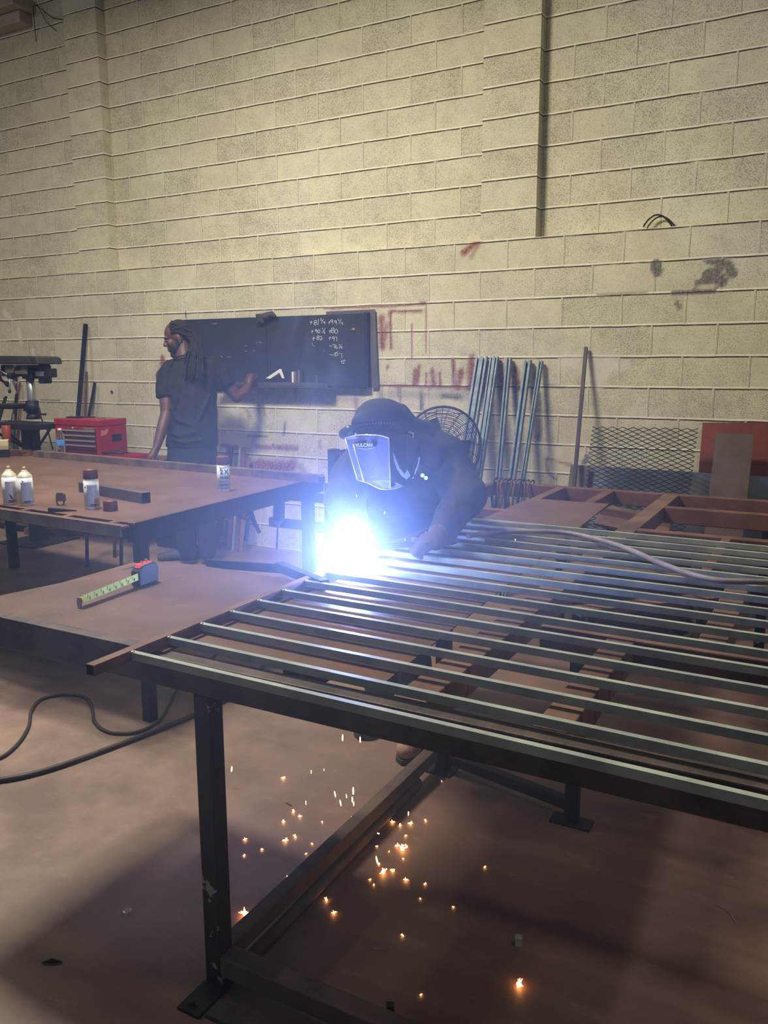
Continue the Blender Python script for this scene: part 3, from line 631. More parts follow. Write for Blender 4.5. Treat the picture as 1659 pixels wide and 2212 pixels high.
MB().box(1.86, 2.20, -.90, -.60, .79, .80).box(1.86, 2.20, -.90, -.892, .80, .845).box(1.86, 2.20, -.608, -.60, .80, .845).box(1.86, 1.868, -.892, -.608, .80, .845).box(2.192, 2.2, -.892, -.608, .80, .845).go('tray_body', redp, t)
o = MB().tube([(1.88, -.84, .857), (1.96, -.80, .862), (2.05, -.78, .857)], .011, 8).tube([(1.90, -.80, .865), (1.99, -.76, .875), (2.06, -.74, .857)], .009, 8).go('pliers', blackr, None, True)
tag(o, 'black handled pliers lying across the red tray beside the toolbox', 'pliers')

# ------------------------------------------------------------ bars leaning on the wall, left side
def lean(name, lab, cat, top, mid, yt, ym, w, h, m, zb=0.0, group=None, hollow=False):
    a = on(*top, Y=yt); b = on(*mid, Y=ym); d = (b-a); q = a+d*((zb-a.z)/d.z) if abs(d.z) > 1e-4 else b
    if q.y < -1.4: q = V((b.x, min(ym, -.3), zb))
    mb = MB(); (mb.hollow(a, q, w, h, .003, (0, 1, 0)) if hollow else mb.beam(a, q, w, h, (0, 1, 0)))
    o = mb.go(name, m); tag(o, lab, cat, group); return o
lean('steel_bar', 'long black pipe leaning on the wall left of the red toolbox', 'pipe', (185, 700), (164, 955), -.04, -.23, .03, .03, dark, .0)
lean('steel_bar', 'short thin brown bar leaning on the wall above the toolbox, left of the shorter one', 'bar', (187, 803), (184, 890), -.04, -.09, .015, .015, rust)
lean('steel_bar', 'shortest dark bar leaning on the wall above the toolbox', 'bar', (205, 827), (193, 893), -.04, -.08, .02, .02, dark)
for k, (tp, md, w, m, lab) in enumerate((((42, 826), (22, 935), .03, rust, 'brown bar leaning on the wall behind the drill press chuck'), ((36, 852), (30, 935), .03, dark, 'dark bar leaning behind the drill press, between two brown ones'),
        ((44, 880), (38, 950), .035, rust, 'thick brown bar leaning behind the drill press table'), ((30, 896), (26, 960), .03, galv, 'grey bar leaning behind the drill press stand'), ((12, 858), (0, 900), .04, dark, 'dark bar leaning at the left edge of the photo beside the drill press'))):
    lean('steel_bar', lab, 'bar', tp, md, -.03-.045*k, -.19-.045*k, w, .02, m)

# ------------------------------------------------------------ drill press on its stand
YD = -.78
def dp(x, y, Y=YD): return on(x, y, Y=Y)
t = thing('drill_press', 'grey and black drill press with a belt cover, left of the red toolbox', 'drill press', dp(67, 912))
c0 = dp(72, 905); zc = c0.z; cx0 = c0.x
def Z(y): return dp(60, y).z
MB().lathe([(.036, 0), (.036, Z(800)-zc)], (cx0, YD, zc), n=20).go('column', steel, t, True)
MB().lathe([(.06, 0), (.055, .03), (.042, .05), (.042, .10)], (cx0, YD, zc), n=20).go('column_foot', dark, t, True)
x = lambda px, y=800: dp(px, y).x
MB().prism([(x(4, 770), YD-.13, Z(787)), (x(14, 770), YD-.13, Z(768)), (x(100), YD-.13, Z(770)), (x(108), YD-.13, Z(773)), (x(110), YD-.13, Z(787))], (0, .26, 0)).go('belt_cover', mat('cover_charcoal', '2f2d2d', '3d3a38', .4, .2, 10), t, bevel=.012)
hz0, hz1 = Z(818), Z(788)
MB().box(x(18), x(74), YD-.08, YD+.08, hz0+.02, hz1).box(x(58), x(80), YD-.06, YD+.06, hz0, hz1-.03).go('head', dark, t, bevel=.01)
MB().box(x(30), x(47), YD-.088, YD-.078, hz0+.025, hz1-.01).box(x(50), x(76), YD-.086, YD-.078, hz0+.04, hz1-.003).go('face_plate', mat('taupe_panel', '5d584f', '6b665b', .5, .2, 10), t, bevel=.002)
MB().box(x(50), x(63), YD-.092, YD-.084, hz1-.045, hz1-.01).go('switch_label', darker, t)
MB().lathe([(.05, 0), (.055, .01), (.055, .15), (.045, .165)], (x(92), YD+.02, Z(828)), n=20).box(x(80), x(86), YD-.03, YD+.05, Z(815), Z(800)).go('motor', darker, t, True)
MB().box(x(86), x(103), YD-.048, YD-.034, Z(812), Z(802)).go('motor_plate', steel, t)
MB().box(x(101), x(111), YD-.04, YD+.06, Z(815), Z(796)).go('capacitor_box', darker, t, bevel=.006)
qx = x(36)
MB().lathe([(.022, 0), (.026, -.015), (.026, -.045), (.018, -.06), (.012, -.085), (.004, -.10)], (qx, YD-.02, Z(819)), n=16).lathe([(.03, .0), (.03, .03)], (qx, YD-.02, Z(819)), n=16).go('chuck', chrome, t, True)
MB().lathe([(.028, 0), (.028, .05), (.02, .06)], (x(46), YD-.08, Z(812)), (0, -1, 0), 16).go('feed_hub', dark, t, True)
for ang in (-1.5, .65, 2.7):
    a = V((x(46)+.01, YD-.13, Z(812))); e = a+V((.13*cos(ang), -.02, .13*sin(ang))); h = MB().tube([a, e], .006, 8).go('feed_handle', steel, t, True)
    MB().ell(e, (.014, .014, .018)).go('knob', blackp, h, True)
MB().box(x(5, 875), x(58, 875), YD-.13, YD+.13, Z(880), Z(873)).box(x(10, 875), x(40, 875), YD-.07, YD+.07, Z(884), Z(880)).go('drill_table', dark, t, bevel=.004)
MB().lathe([(.055, 0), (.055, .11)], (cx0, YD, Z(892)), n=18).box(x(56, 880), x(70, 880), YD-.03, YD+.03, Z(888), Z(876)).go('table_bracket', dark, t, True)
MB().tube([(x(84, 880), YD-.02, Z(880)), (x(90, 880), YD-.03, Z(880)), (x(93, 890), YD-.03, Z(893)), (x(105, 893), YD-.03, Z(893))], .010, 8).go('crank', dark, t, True)
MB().tube([dp(18, 800), dp(6, 797), dp(-2, 806), dp(2, 820), dp(12, 828)], .013, 8).lathe([(.014, 0), (.024, .03), (.02, .05)], dp(11, 827), (dp(20, 833)-dp(11, 827)), 12).go('work_lamp', mat('plum_plastic', '3a2a2e'), t, True)
MB().tube([dp(60, 815), dp(60, 830), dp(66, 848), dp(80, 880), dp(92, 910), dp(105, 935), dp(114, 972)], .006, 6).go('power_cord', blackr, t, True)
t = thing('drill_stand', 'black steel pedestal stand with diagonal braces under the drill press', 'stand', (cx0, YD, 0))
tz0, tz1 = Z(924), Z(913)
MB().box(x(4, 918), x(112, 918), YD-.17, YD+.17, tz0, tz1).go('stand_top', darker, t, bevel=.004)
MB().box(x(2, 918)-.002, x(36, 918), YD-.176, YD-.171, tz0, tz1-.004).go('edge_strip', galv, t)
cx1 = x(66, 940)
MB().box(cx1-.055, cx1+.055, YD-.055, YD+.055, .01, tz0).go('post', darker, t)
for ex, ey in ((x(6, 920), -.15), (x(40, 920), -.15), (x(80, 920), .15), (x(108, 920), -.12)):
    MB().tube([(ex, YD+ey, tz0), (cx1+(.04 if ex > cx1 else -.04), YD+ey*.2, Z(968))], .012, 8).go('brace', dark, t, True)
MB().box(cx1-.25, cx1+.25, YD-.25, YD+.25, 0, .012).go('foot_plate', dark, t)

# ------------------------------------------------------------ chalkboard on the wall
YB = -.05
p0, p1 = on(395, 687, Y=YB), on(796, 681, Y=YB); zt = (p0.z+p1.z)/2; zb = on(797, 834, Y=YB).z
t = thing('chalkboard', 'long dark slate chalkboard with chalk sums hung on the block wall', 'chalkboard', ((p0.x+p1.x)/2, YB, zb))
slate = mat('slate', '171a1e', '24282c', .65, 0, 2.5, detail=8, lo=.3, hi=.75)
jx = on(577, 760, Y=YB).x
MB().box(p0.x, jx-.003, YB, -.002, zb, zt).go('slate_panel', slate, t)
MB().box(jx+.003, p1.x-.02, YB, -.002, zb, zt).go('slate_panel', slate, t)
MB().box(p1.x-.03, p1.x, YB-.012, -.002, zb-.01, zt+.005).box(p0.x, p1.x-.03, YB-.006, YB+.01, zb-.02, zb+.002).go('frame', darker, t)
MB().lathe([(.018, 0), (.018, .008), (.010, .012)], on(764, 713, Y=YB), (0, -1, 0), 16).tube([on(757, 713, Y=YB-.015), on(764, 713, Y=YB-.015)], .004).go('knob', cg, t, True)
def chalk_strokes(lines, sc=8.295, ox=640, oy=650, r=.0023):
    b = MB()
    for ln in lines:
        P = [on(ox+u_/sc, oy+v_/sc, Y=YB-.0015) for u_, v_ in ln]
        b.tube(P, r, 5)
    return b
def arc(cx, cy, rx, ry, a0=0, a1=360, k=12): return [(cx+rx*cos(radians(a0+(a1-a0)*i/k)), cy+ry*sin(radians(a0+(a1-a0)*i/k))) for i in range(k+1)]
G = []
def plus(x, y, s=22): G.extend([[(x-s, y+2), (x+s, y-3)], [(x+4, y-s-6), (x-6, y+s+16)]])
def eight(x, y, s=1.0): G.append(arc(x, y-22*s, 20*s, 20*s)); G.append(arc(x-2, y+18*s, 24*s, 22*s))
def nine(x, y, s=1.0): G.append(arc(x, y-16*s, 17*s, 18*s)); G.append([(x+16*s, y-30*s), (x+16*s, y+45*s)])
def four(x, y, s=1.0): G.append([(x-12*s, y-22*s), (x-16*s, y+4*s), (x+14*s, y+2*s)]); G.append([(x+12*s, y-22*s), (x+14*s, y+36*s)])
def zero(x, y, s=1.0): G.append(arc(x, y, 20*s, 30*s))
def seven(x, y, s=1.0): G.append([(x-26*s, y-32*s), (x+16*s, y-32*s), (x+14*s, y+45*s)])
plus(265, 385); eight(345, 390); G.append([(398, 325), (390, 432)])
G.append([(455, 312), (434, 318), (436, 332), (458, 340), (452, 358), (430, 352)]); G.append([(492, 325), (446, 405)]); four(500, 385, .9)
plus(593, 385, 18); nine(635, 372); nine(703, 385); G.append([(752, 325), (764, 362)]); G.append([(806, 322), (766, 410)]); four(818, 400, .9)
plus(287, 545, 18); nine(355, 540, .9); zero(406, 545, .95); G.append([(462, 482), (470, 505)]); G.append([(520, 490), (466, 572)]); G.append([(480, 535), (508, 540), (500, 568), (522, 580), (500, 584), (492, 572)])
plus(608, 540, 20); eight(655, 530, 1.1); zero(716, 545, 1.3)
plus(312, 672, 28); eight(392, 660, .9); G.append([(420, 640), (448, 632), (462, 650), (424, 698), (440, 702), (478, 672)])
plus(603, 662, 20); nine(662, 675); seven(712, 680)
G.append([(595, 797), (640, 818)]); seven(672, 808, .85); G.append([(712, 780), (702, 830), (712, 856), (736, 850), (738, 828), (708, 826)]); G.append([(768, 775), (774, 800)]); G.append([(806, 788), (766, 856)]); four(808, 832, .8)
G.append([(606, 958), (658, 974)]); G.append([(682, 930), (684, 992)]); G.append([(705, 925), (708, 990), (738, 978), (744, 945), (722, 925), (700, 935)]); seven(800, 975, 1.05); G.append([(735, 910), (750, 912)])
G.append([(806, 1065), (812, 1115)]); G.append([(858, 1066), (830, 1068), (832, 1090), (860, 1098), (850, 1124), (826, 1118)]); G.append([(868, 1055), (876, 1080)])
rows_ = {}
for ln in G:
    cx_, cy_ = sum(p_[0] for p_ in ln)/len(ln), sum(p_[1] for p_ in ln)/len(ln)
    rows_.setdefault((min(range(6), key=lambda k_: abs(cy_-(370, 535, 665, 820, 955, 1090)[k_])), cx_ > 550), []).append(ln)
for key in sorted(rows_): chalk_strokes(rows_[key]).go('chalk_sum', chalk, t)
chalk_strokes([[(300, 798), (330, 812)], [(495, 908), (508, 880)], [(285, 740), (290, 800)]], r=.001).go('chalk_trace', chalk, t)
sm = [[(1320, 450), (1350, 440)], [(1480, 395), (1500, 400)], [(1520, 390), (1560, 400)], [(1320, 520), (1350, 518)], [(1455, 505), (1460, 525)], [(850, 130), (920, 125)], [(980, 590), (1000, 610)], [(1060, 600), (1110, 605)]]
chalk_strokes(sm, 6.636, 330, 680, .0012).go('chalk_trace', chalk, t)
# tray under the board with squares and blocks
tz = on(600, 829, Y=YB-.06).z
xa, xb = on(470, 826, Y=YB-.06).x, on(712, 826, Y=YB-.06).x
t = thing('chalk_tray', 'dark steel ledge along the bottom of the chalkboard', 'tray', ((xa+xb)/2, YB-.05, tz-.02))
MB().box(xa, xb, YB-.085, YB-.0065, tz-.022, tz-.016).box(xa, xb, YB-.085, YB-.080, tz-.03, tz+.012).go('tray_body', mat('tray_steel', '4a484e', '5a575b', .5, .3, 9), t)
def tr(x, y): return on(x, y, Y=YB-.045)
o = MB().prism([tr(574, 817), tr(604, 797), tr(607, 797), tr(614, 817), tr(609, 817), tr(603.5, 805), tr(584, 818)], (0, .006, 0)).go('speed_square', white); tag(o, 'white L shaped square standing on the chalk tray', 'square')
for (u0, u1, v0, m, lab) in ((632, 636.5, 803, white, 'white chalk stick standing on the chalk tray'), (637, 643, 804, cg, 'grey brown block standing beside the white chalk'), (644.5, 650, 799.5, mat('grey_block', '5b5b60'), 'tallest grey block standing on the chalk tray'), (650.5, 656, 802, dark, 'black block standing rightmost of the group on the chalk tray'), (684, 687.5, 811, mat('grey_block', '5b5b60'), 'tiny grey stub standing alone near the right end of the chalk tray')):
    a, b_ = tr(u0, v0), tr(u1, 819); o = MB().box(a.x, b_.x, YB-.06, YB-.035, tz-.016, a.z).go('chalk_block', m, None, bevel=.002); tag(o, lab, 'block')
# glove over the top of the board
g0 = on(573, 684, Y=YB-.03); t = thing('work_glove', 'crumpled brown work glove hanging over the top edge of the chalkboard', 'glove', g0)
mb = MB(); G_ = lambda x, y, Y=YB-.03: on(x, y, Y=Y)
mb.chain([G_(556, 682), G_(566, 684), G_(578, 682)], [.018, .028, .03]).chain([G_(560, 690), G_(556, 697)], [.02, .015]).chain([G_(578, 680), G_(588, 678), G_(595, 683)], [.026, .02, .012]).cap(G_(580, 677), .015, G_(587, 675), .012).chain([G_(566, 690), G_(567, 697)], [.022, .014])
mb.go('glove_body', mat('glove_cloth', '332c27', '4a4038', .9, 0, 20, .5, 60), t, remesh=.006, rough=.01)
o = MB().tube([on(401, 672, Y=-.03), on(401, 686, Y=-.03)], .003, 6).go('nail', dark); tag(o, 'thin black nail standing above the left end of the chalkboard', 'nail')
# L-shaped steel frame piece right of the board
q = lambda x, y: on(x, y, Y=-.026)
o = MB().prism([q(704, 673), q(810, 668), q(817, 838), q(803, 838.5), q(797.5, 681.5), q(704.5, 683)], (0, .006, 0)).go('steel_square', mat('square_steel', '55534e', '6b6862', .5, .4, 3))
tag(o, 'large L shaped flat steel square hanging on the wall around the board corner', 'steel square')
MB().lathe([(.004, 0), (.004, .003)], on(714, 677.5, Y=-.027), (0, -1, 0), 8).lathe([(.004, 0), (.004, .003)], on(787, 673, Y=-.027), (0, -1, 0), 8).lathe([(.005, 0), (.005, .003)], on(811, 835, Y=-.027), (0, -1, 0), 8).go('rivet', steel, o)
lo_ = [on(1390+i*3.1, 490-26*sin(pi*i/20)**.8, Y=.04) for i in range(21)]
o = MB().tube(lo_, .006, 6).tube([p_+V((.02, .015, -.01)) for p_ in lo_], .005, 6).go('wire_loop', blackr, None, True); tag(o, 'loop of black cable lying on the wall ledge in the upper right', 'cable')
o = MB().ell(on(241, 846, Y=-.012), (.013, .008, .013)).go('wall_plug', blackp, None, True); tag(o, 'round black plug in the block wall above the red toolbox', 'plug')

# ------------------------------------------------------------ strut channels leaning on the wall
def channel(top, mid, lab, w, twin=False):
    a = on(*top, Y=-.035); b = on(*mid, Y=-.27); d = b-a; q = a+d*(-a.z/d.z)
    dd_ = (q-a).normalized(); x_ = V((1, 0, 0)); x_ = (x_-dd_*x_.dot(dd_)).normalized(); n_ = dd_.cross(x_)
    if n_.y > 0: n_ = -n_
    t = thing('strut_channel', lab, 'channel', q, 'galvanised strut channels leaning on the wall')
    L_ = d.length*(-a.z/d.z); c = (a+q)/2
    def seg(off, nm):
        b_ = MB()
        b_.obox(c+x_*off-n_*.017, dd_*L_/2, x_*w/2, n_*.0015).obox(c+x_*(off-w/2+.0015), dd_*L_/2, x_*.0015, n_*.018).obox(c+x_*(off+w/2-.0015), dd_*L_/2, x_*.0015, n_*.018)
        b_.obox(c+x_*(off-w/2+w*.16)+n_*.018, dd_*L_/2, x_*w*.17, n_*.0015).obox(c+x_*(off+w/2-w*.16)+n_*.018, dd_*L_/2, x_*w*.17, n_*.0015)
        b_.go(nm, galv, t)
    if twin: seg(-w*.52, 'channel'); seg(w*.52, 'channel')
    else: seg(0, 'channel')
channel((1042, 771), (1012, 960), 'leftmost wide double strut channel leaning beside the fan', .042, True)
channel((1069, 771), (1042, 960), 'double strut channel leaning on the wall, second from the fan', .029, True)
channel((1100, 773), (1077, 1030), 'single strut channel leaning on the wall, third from the fan', .034)
channel((1141, 778), (1107, 1030), 'strut channel leaning on the wall, fourth from the fan, top slightly lower', .048)
channel((1169, 780), (1130, 1030), 'thinnest strut channel, rightmost of the leaning group', .026)
lean('steel_rod', 'tall thin rusty square bar leaning alone on the wall right of the channels', 'bar', (1266, 750), (1239, 1060), -.03, -.30, .022, .022, mat('rod_brown', '2d2523', '3d302c', .5, .3, 8))

# ------------------------------------------------------------ sheets and mesh leaning on the wall on the right
def sheet(name, lab, tl, tr_, bl, y_top, y_bot, m, thick=.004, cat='sheet'):
    a, b = on(*tl, Y=y_top), on(*tr_, Y=y_top); d = on(*bl, Y=y_bot)-a
    s_ = -a.z/d.z; d = d*s_; nrm = (b-a).cross(d).normalized()
    if nrm.y < 0: nrm = -nrm
    o = MB().prism([a, b, b+d, a+d], nrm*thick).go(name, m); tag(o, lab, cat); return o
sheet('red_sheet', 'large primer red sheet leaning on the wall at the right edge of the photo', (1518, 913), (1750, 912), (1509, 1020), -.05, -.09, redsheet)
sheet('grey_sheet', 'wide blue grey steel sheet leaning on the wall behind the expanded mesh', (1272, 1006), (1760, 1036), (1262, 1075), -.16, -.19, grey)
sheet('wood_strip', 'narrow brown-grey panel leaning on the wall left of the blue grey sheet', (1233, 1003), (1274, 1006), (1224, 1075), -.20, -.23, mat('worn_panel', '5b534a', '6d665b', .7, 0, 6))
sheet('brown_sheet', 'tall narrow brown steel panel leaning over the grey sheet', (1547, 936), (1629, 938), (1522, 1150), -.22, -.42, brownm)
ytop, ybot = -.24, -.47
a, b_ = on(1281, 921, Y=ytop), on(1509, 925, Y=ytop); c_ = on(1262, 1075, Y=ytop-.09); d_ = c_-a; d_ = d_*(-(a.z-.02)/d_.z)
mb = MB(); NCOL, NROW = 10, 78; wv = (b_-a)
for r_ in range(NROW+1):
    pts = []
    for c__ in range(2*NCOL+1):
        zig = .5 if (c__+r_) % 2 else -.5
        pts.append(a+wv*(c__/(2*NCOL))+d_*((r_+.5+zig*.92)/(NROW+1))-V((0, .012, 0)))
    for i in range(len(pts)-1): mb.beam(pts[i], pts[i+1], .0045, .0055, (0, 1, 0))
o = mb.go('expanded_mesh', darker); tag(o, 'black diamond expanded metal mesh sheet leaning on the wall', 'mesh')

# ------------------------------------------------------------ round fan
fc = on(957, 962, Y=-.52); t = thing('shop_fan', 'round black wire-cage pedestal fan behind the welder', 'fan', (fc.x, fc.y, 0))
look = V((.55, -.82, .08)).normalized(); s_ = look.cross(V((0, 0, 1))).normalized(); u_ = s_.cross(look).normalized(); FR = .262
mb = MB()
def dome(r, ang, side=1): return fc+look*(side*(.085*(1-(r/FR)**2)+.0))+(s_*cos(ang)+u_*sin(ang))*r
for i in range(17):
    r = .05+i*(FR-.05)/16
    if i < 16: mb.tube([dome(r, 2*pi*j/36) for j in range(37)], .0022, 5, False)
for j in range(18): mb.tube([dome(.05+(FR-.05)*k/6, 2*pi*j/18+.06*k) for k in range(7)], .0024, 5)
mb.lathe([(.055, .083), (.055, .088), (.04, .092)], fc, look, 20)
mb.go('front_cage', darker, t, True)
mb = MB()
for i in range(9): mb.tube([dome(.06+i*(FR-.06)/9, 2*pi*j/36, -1) for j in range(37)], .0022, 5, False)
for j in range(12): mb.tube([dome(.05+(FR-.05)*k/4, 2*pi*j/12, -1) for k in range(5)], .0024, 5)
mb.go('rear_cage', darker, t, True)
MB().tube([fc+(s_*cos(2*pi*j/40)+u_*sin(2*pi*j/40))*(FR+.003) for j in range(41)], .009, 8, False).go('rim', darker, t, True)
for j in range(3):
    a0 = 2*pi*j/3+1.13; P = []
    for r, w in ((.05, .3), (.12, .38), (.20, .25)):
        P.append((r, w))
    b = MB(); pts1 = [fc+(s_*cos(a0-w)+u_*sin(a0-w))*r+look*(.022) for r, w in P]; pts2 = [fc+(s_*cos(a0+w)+u_*sin(a0+w))*r-look*.022 for r, w in P]
    b.prism(pts1+pts2[::-1], look*.002); b.go('fan_blade', mat('fan_blade_grey', '3a3c42'), t)
MB().lathe([(.05, .02), (.05, -.10), (.035, -.13)], fc, look, 20).go('motor', darker, t, True)
MB().tube([fc-look*.08, fc-look*.1-V((0, 0, .10)), (fc.x-look.x*.1, fc.y-look.y*.1, .03)], .018, 10).go('pole', dark, t, True)
MB().lathe([(.24, 0), (.24, .02), (.05, .045)], (fc.x-look.x*.1, fc.y-look.y*.1, 0), n=28).go('fan_base', dark, t, True)

# ------------------------------------------------------------ tape measure on the plate
tip, nose_ = on(172, 1292, Z=.915), on(292, 1250, Z=.915); d_ = V((nose_.x-tip.x, nose_.y-tip.y, 0)).normalized(); s_ = V((-d_.y, d_.x, 0)); u3 = V((0, 0, 1))
n0 = V((nose_.x, nose_.y, .8866))
t = thing('tape_measure', 'black and red tape measure with its yellow blade pulled out, lying on the near plate', 'tape measure', n0)
BLn = .092; Wd = .036; Ht = .070
MB().prism([n0-s_*Wd/2+u3*.002, n0-s_*Wd/2+d_*BLn+u3*.002, n0-s_*Wd/2+d_*(BLn+.004)+u3*.05, n0-s_*Wd/2+d_*(BLn-.012)+u3*Ht, n0-s_*Wd/2+d_*.018+u3*(Ht-.004), n0-s_*Wd/2+u3*(Ht-.020)], s_*Wd).go('case', blackr, t, bevel=.005)
MB().prism([n0-s_*(Wd/2-.006)+d_*.008+u3*(Ht-.010), n0-s_*(Wd/2-.006)+d_*.02+u3*(Ht+.001), n0-s_*(Wd/2-.006)+d_*.07+u3*(Ht+.003), n0-s_*(Wd/2-.006)+d_*.075+u3*(Ht-.010)], s_*(Wd-.012)).go('top_shell', orange, t, bevel=.002)
MB().tube([n0+d_*.025+u3*(Ht+.001)-s_*.008, n0+d_*.030+u3*(Ht+.010)-s_*.010, n0+d_*.018+u3*(Ht+.012)-s_*.010], .0015, 6).tube([n0+d_*.045+u3*(Ht+.001)-s_*.008, n0+d_*.05+u3*(Ht+.012)-s_*.010, n0+d_*.038+u3*(Ht+.014)-s_*.010], .0015, 6).go('belt_clip', chrome, t, True)
blade = (nose_-tip).length; tp = V((tip.x, tip.y, 0)); mb = MB(); nseg = 12; prof = [(-.0125, .004), (-.008, .001), (0, -.001), (.008, .001), (.0125, .004)]
rows = []
for i in range(2):
    base_ = V((tip.x, tip.y, .8866+.021)) if i == 0 else n0+d_*.02+u3*.030
    rows.append([base_+s_*a_+u3*b__ for a_, b__ in prof]+[base_+s_*a_+u3*(b__-.0006) for a_, b__ in prof[::-1]])
vs_ = rows[0]+rows[1]; k = 10
mb.add(vs_, [(i, (i+1) % k, (i+1) % k+k, i+k) for i in range(k)]+[tuple(range(k-1, -1, -1)), tuple(range(k, 2*k))])
# the blade is seen edge on from its printed side: turn its cup to the camera
bl = mb.go('blade', yellow, t)
side = -s_ if (-s_).dot(CAM-n0) > 0 else s_
P0 = V((tip.x, tip.y, .8866+.026)); P1 = n0+d_*.0+u3*.036
b = MB(); b.obox((P0+P1)/2+side*.0125, (P1-P0)/2, side*.0006, u3*.011); b.go('blade_face', yellow, t)
for i, ch in enumerate('12345678'):
    q_ = P0.lerp(P1, .10+i*.115)+side*.0135; dr = d_ if d_.dot(RT) > 0 else -d_
    text(ch, 'inch_number', .013, q_-u3*.008, dr, u3, ink, t, .0003, .0004)
    b = MB().obox(q_-d_*.005+u3*.004, d_*.0004, side*.0003, u3*.006); b.go('inch_tick', ink, t)
MB().obox(P0-d_*.001-u3*.010, d_*.0008, s_*.010, u3*.014).go('end_hook', steel, t)

# ------------------------------------------------------------ cables on the floor and hose over the railing
def smoothpts(P, k=6):
    out = []
    for i in range(len(P)-1):
        p0, p1, p2, p3 = P[max(i-1, 0)], P[i], P[i+1], P[min(i+2, len(P)-1)]
        for j in range(k):
            t_ = j/k; out.append(.5*((2*p1)+(p2-p0)*t_+(2*p0-5*p1+4*p2-p3)*t_*t_+(3*p1-p0-3*p2+p3)*t_**3))
    return out+[P[-1]]
f_ = lambda L_, z=.009: smoothpts([on(x_, y_, Z=z) for x_, y_ in L_])
o = MB().tube(f_([(-500, 1760), (-200, 1690), (-60, 1650), (0, 1637), (40, 1605), (62, 1568), (68, 1535), (90, 1510), (140, 1500), (185, 1507), (200, 1535), (204, 1558), (225, 1577), (255, 1584), (300, 1580), (345, 1556), (365, 1525), (380, 1495), (400, 1470), (440, 1440), (480, 1400)]), .0075, 8).go('welding_cable', cordm, None, True)
tag(o, 'thin dark cable winding in an S curve over the floor under the near table', 'cable')
o = MB().tube(f_([(-500, 1740), (-200, 1712), (-60, 1692), (0, 1685), (60, 1674), (130, 1654), (220, 1622), (310, 1588), (400, 1553), (460, 1525), (510, 1497), (560, 1450), (600, 1400)], .012), .011, 8).go('power_cable', cordm, None, True)
tag(o, 'thicker dark cable running straight across the floor from the lower left', 'cable')
P = [on(x_, y_, Z=.925) for x_, y_ in ((1010, 1158), (1060, 1152), (1130, 1148), (1230, 1152), (1340, 1180), (1440, 1222), (1540, 1252), (1659, 1257), (1800, 1262))]
o = MB().tube(smoothpts([V(p_) for p_ in P]), .0098, 10).go('torch_hose', rubberhose, None, True); tag(o, 'thick grey welding torch hose draped over the railing pickets on the right', 'hose')

# ------------------------------------------------------------ tools and scrap hanging or standing below the big table
p = on(601, 1080, X=4.50); t = thing('air_tool', 'black rotary tool hanging nose down from the edge of the big worktable', 'power tool', p)
pq = lambda x_, y_: on(x_, y_, X=4.50)
MB().tube([pq(604, 1078), pq(603, 1085)], .03).lathe([(.033, 0), (.034, (pq(603, 1082)-pq(602, 1122)).length), (.028, (pq(603, 1082)-pq(602, 1124)).length)], pq(603, 1082), pq(602, 1122)-pq(603, 1082), 14).go('tool_body', darker, t, True)
MB().tube([pq(602, 1120), pq(601, 1132), pq(600, 1138)], [.03, .016, .010]).go('tool_nose', blackp, t, True)
MB().tube([pq(600, 1136), pq(599, 1160), pq(598, 1186)], .005, 6).go('tool_cord', blackr, t, True)
t = thing('hook_clamp', 'black forked clamp hanging from the right edge of the big worktable', 'clamp', on(540, 1100, X=4.50))
pq = lambda x_, y_: on(x_, y_, X=4.50)
MB().tube([pq(521, 1096), pq(519, 1115), pq(531, 1120), pq(541, 1108), pq(550, 1088)], .013).tube([pq(541, 1108), pq(535, 1135), pq(531, 1168)], .011).tube([pq(541, 1104), pq(550, 1130), pq(560, 1150)], .012).go('clamp_body', darker, t, True)
for i, (a_, b__, w_, mm, lab) in enumerate((((498, 965), (470, 1175), .07, redd, 'dark red board leaning on the wall just right of the standing man'), ((513, 985), (494, 1178), .05, wood, 'brown board leaning on the wall right of the dark red board'), ((527, 966), (512, 1170), .045, rust, 'tall brown board leaning on the wall behind the hanging clamp'),
        ((519, 968), (505, 1160), .02, mill, 'narrow steel strip leaning between the brown boards'), ((537, 988), (524, 1150), .04, wood, 'rightmost short board leaning on the wall behind the primer can'))):
    lean('scrap_board', lab, 'board', a_, b__, -.05, -.25, w_, .012, mm)
o = MB().box(2.05, 2.50, -.45, -.2, 0, .30).go('black_box', darker, None, bevel=.01); tag(o, 'black box with a white label on the floor behind the big worktable', 'box')
MB().prism([(2.503, -.44, .06), (2.503, -.37, .06), (2.503, -.37, .25), (2.503, -.44, .25)], (.001, 0, 0)).go('paper_label', label, o)
a = on(60, 1150, Z=.05); o = MB().hollow((.55, -.62, .03), (1.3, -.35, .03), .06, .06, .004).go('square_tube', rust); tag(o, 'rusty square tube lying on the floor far behind the big worktable', 'steel tube')
o = MB().beam((-.6, -.5, .03), (.5, -.55, .03), .05, .05).go('steel_beam', dark); tag(o, 'dark steel beam lying on the floor at the left behind the worktable', 'beam')
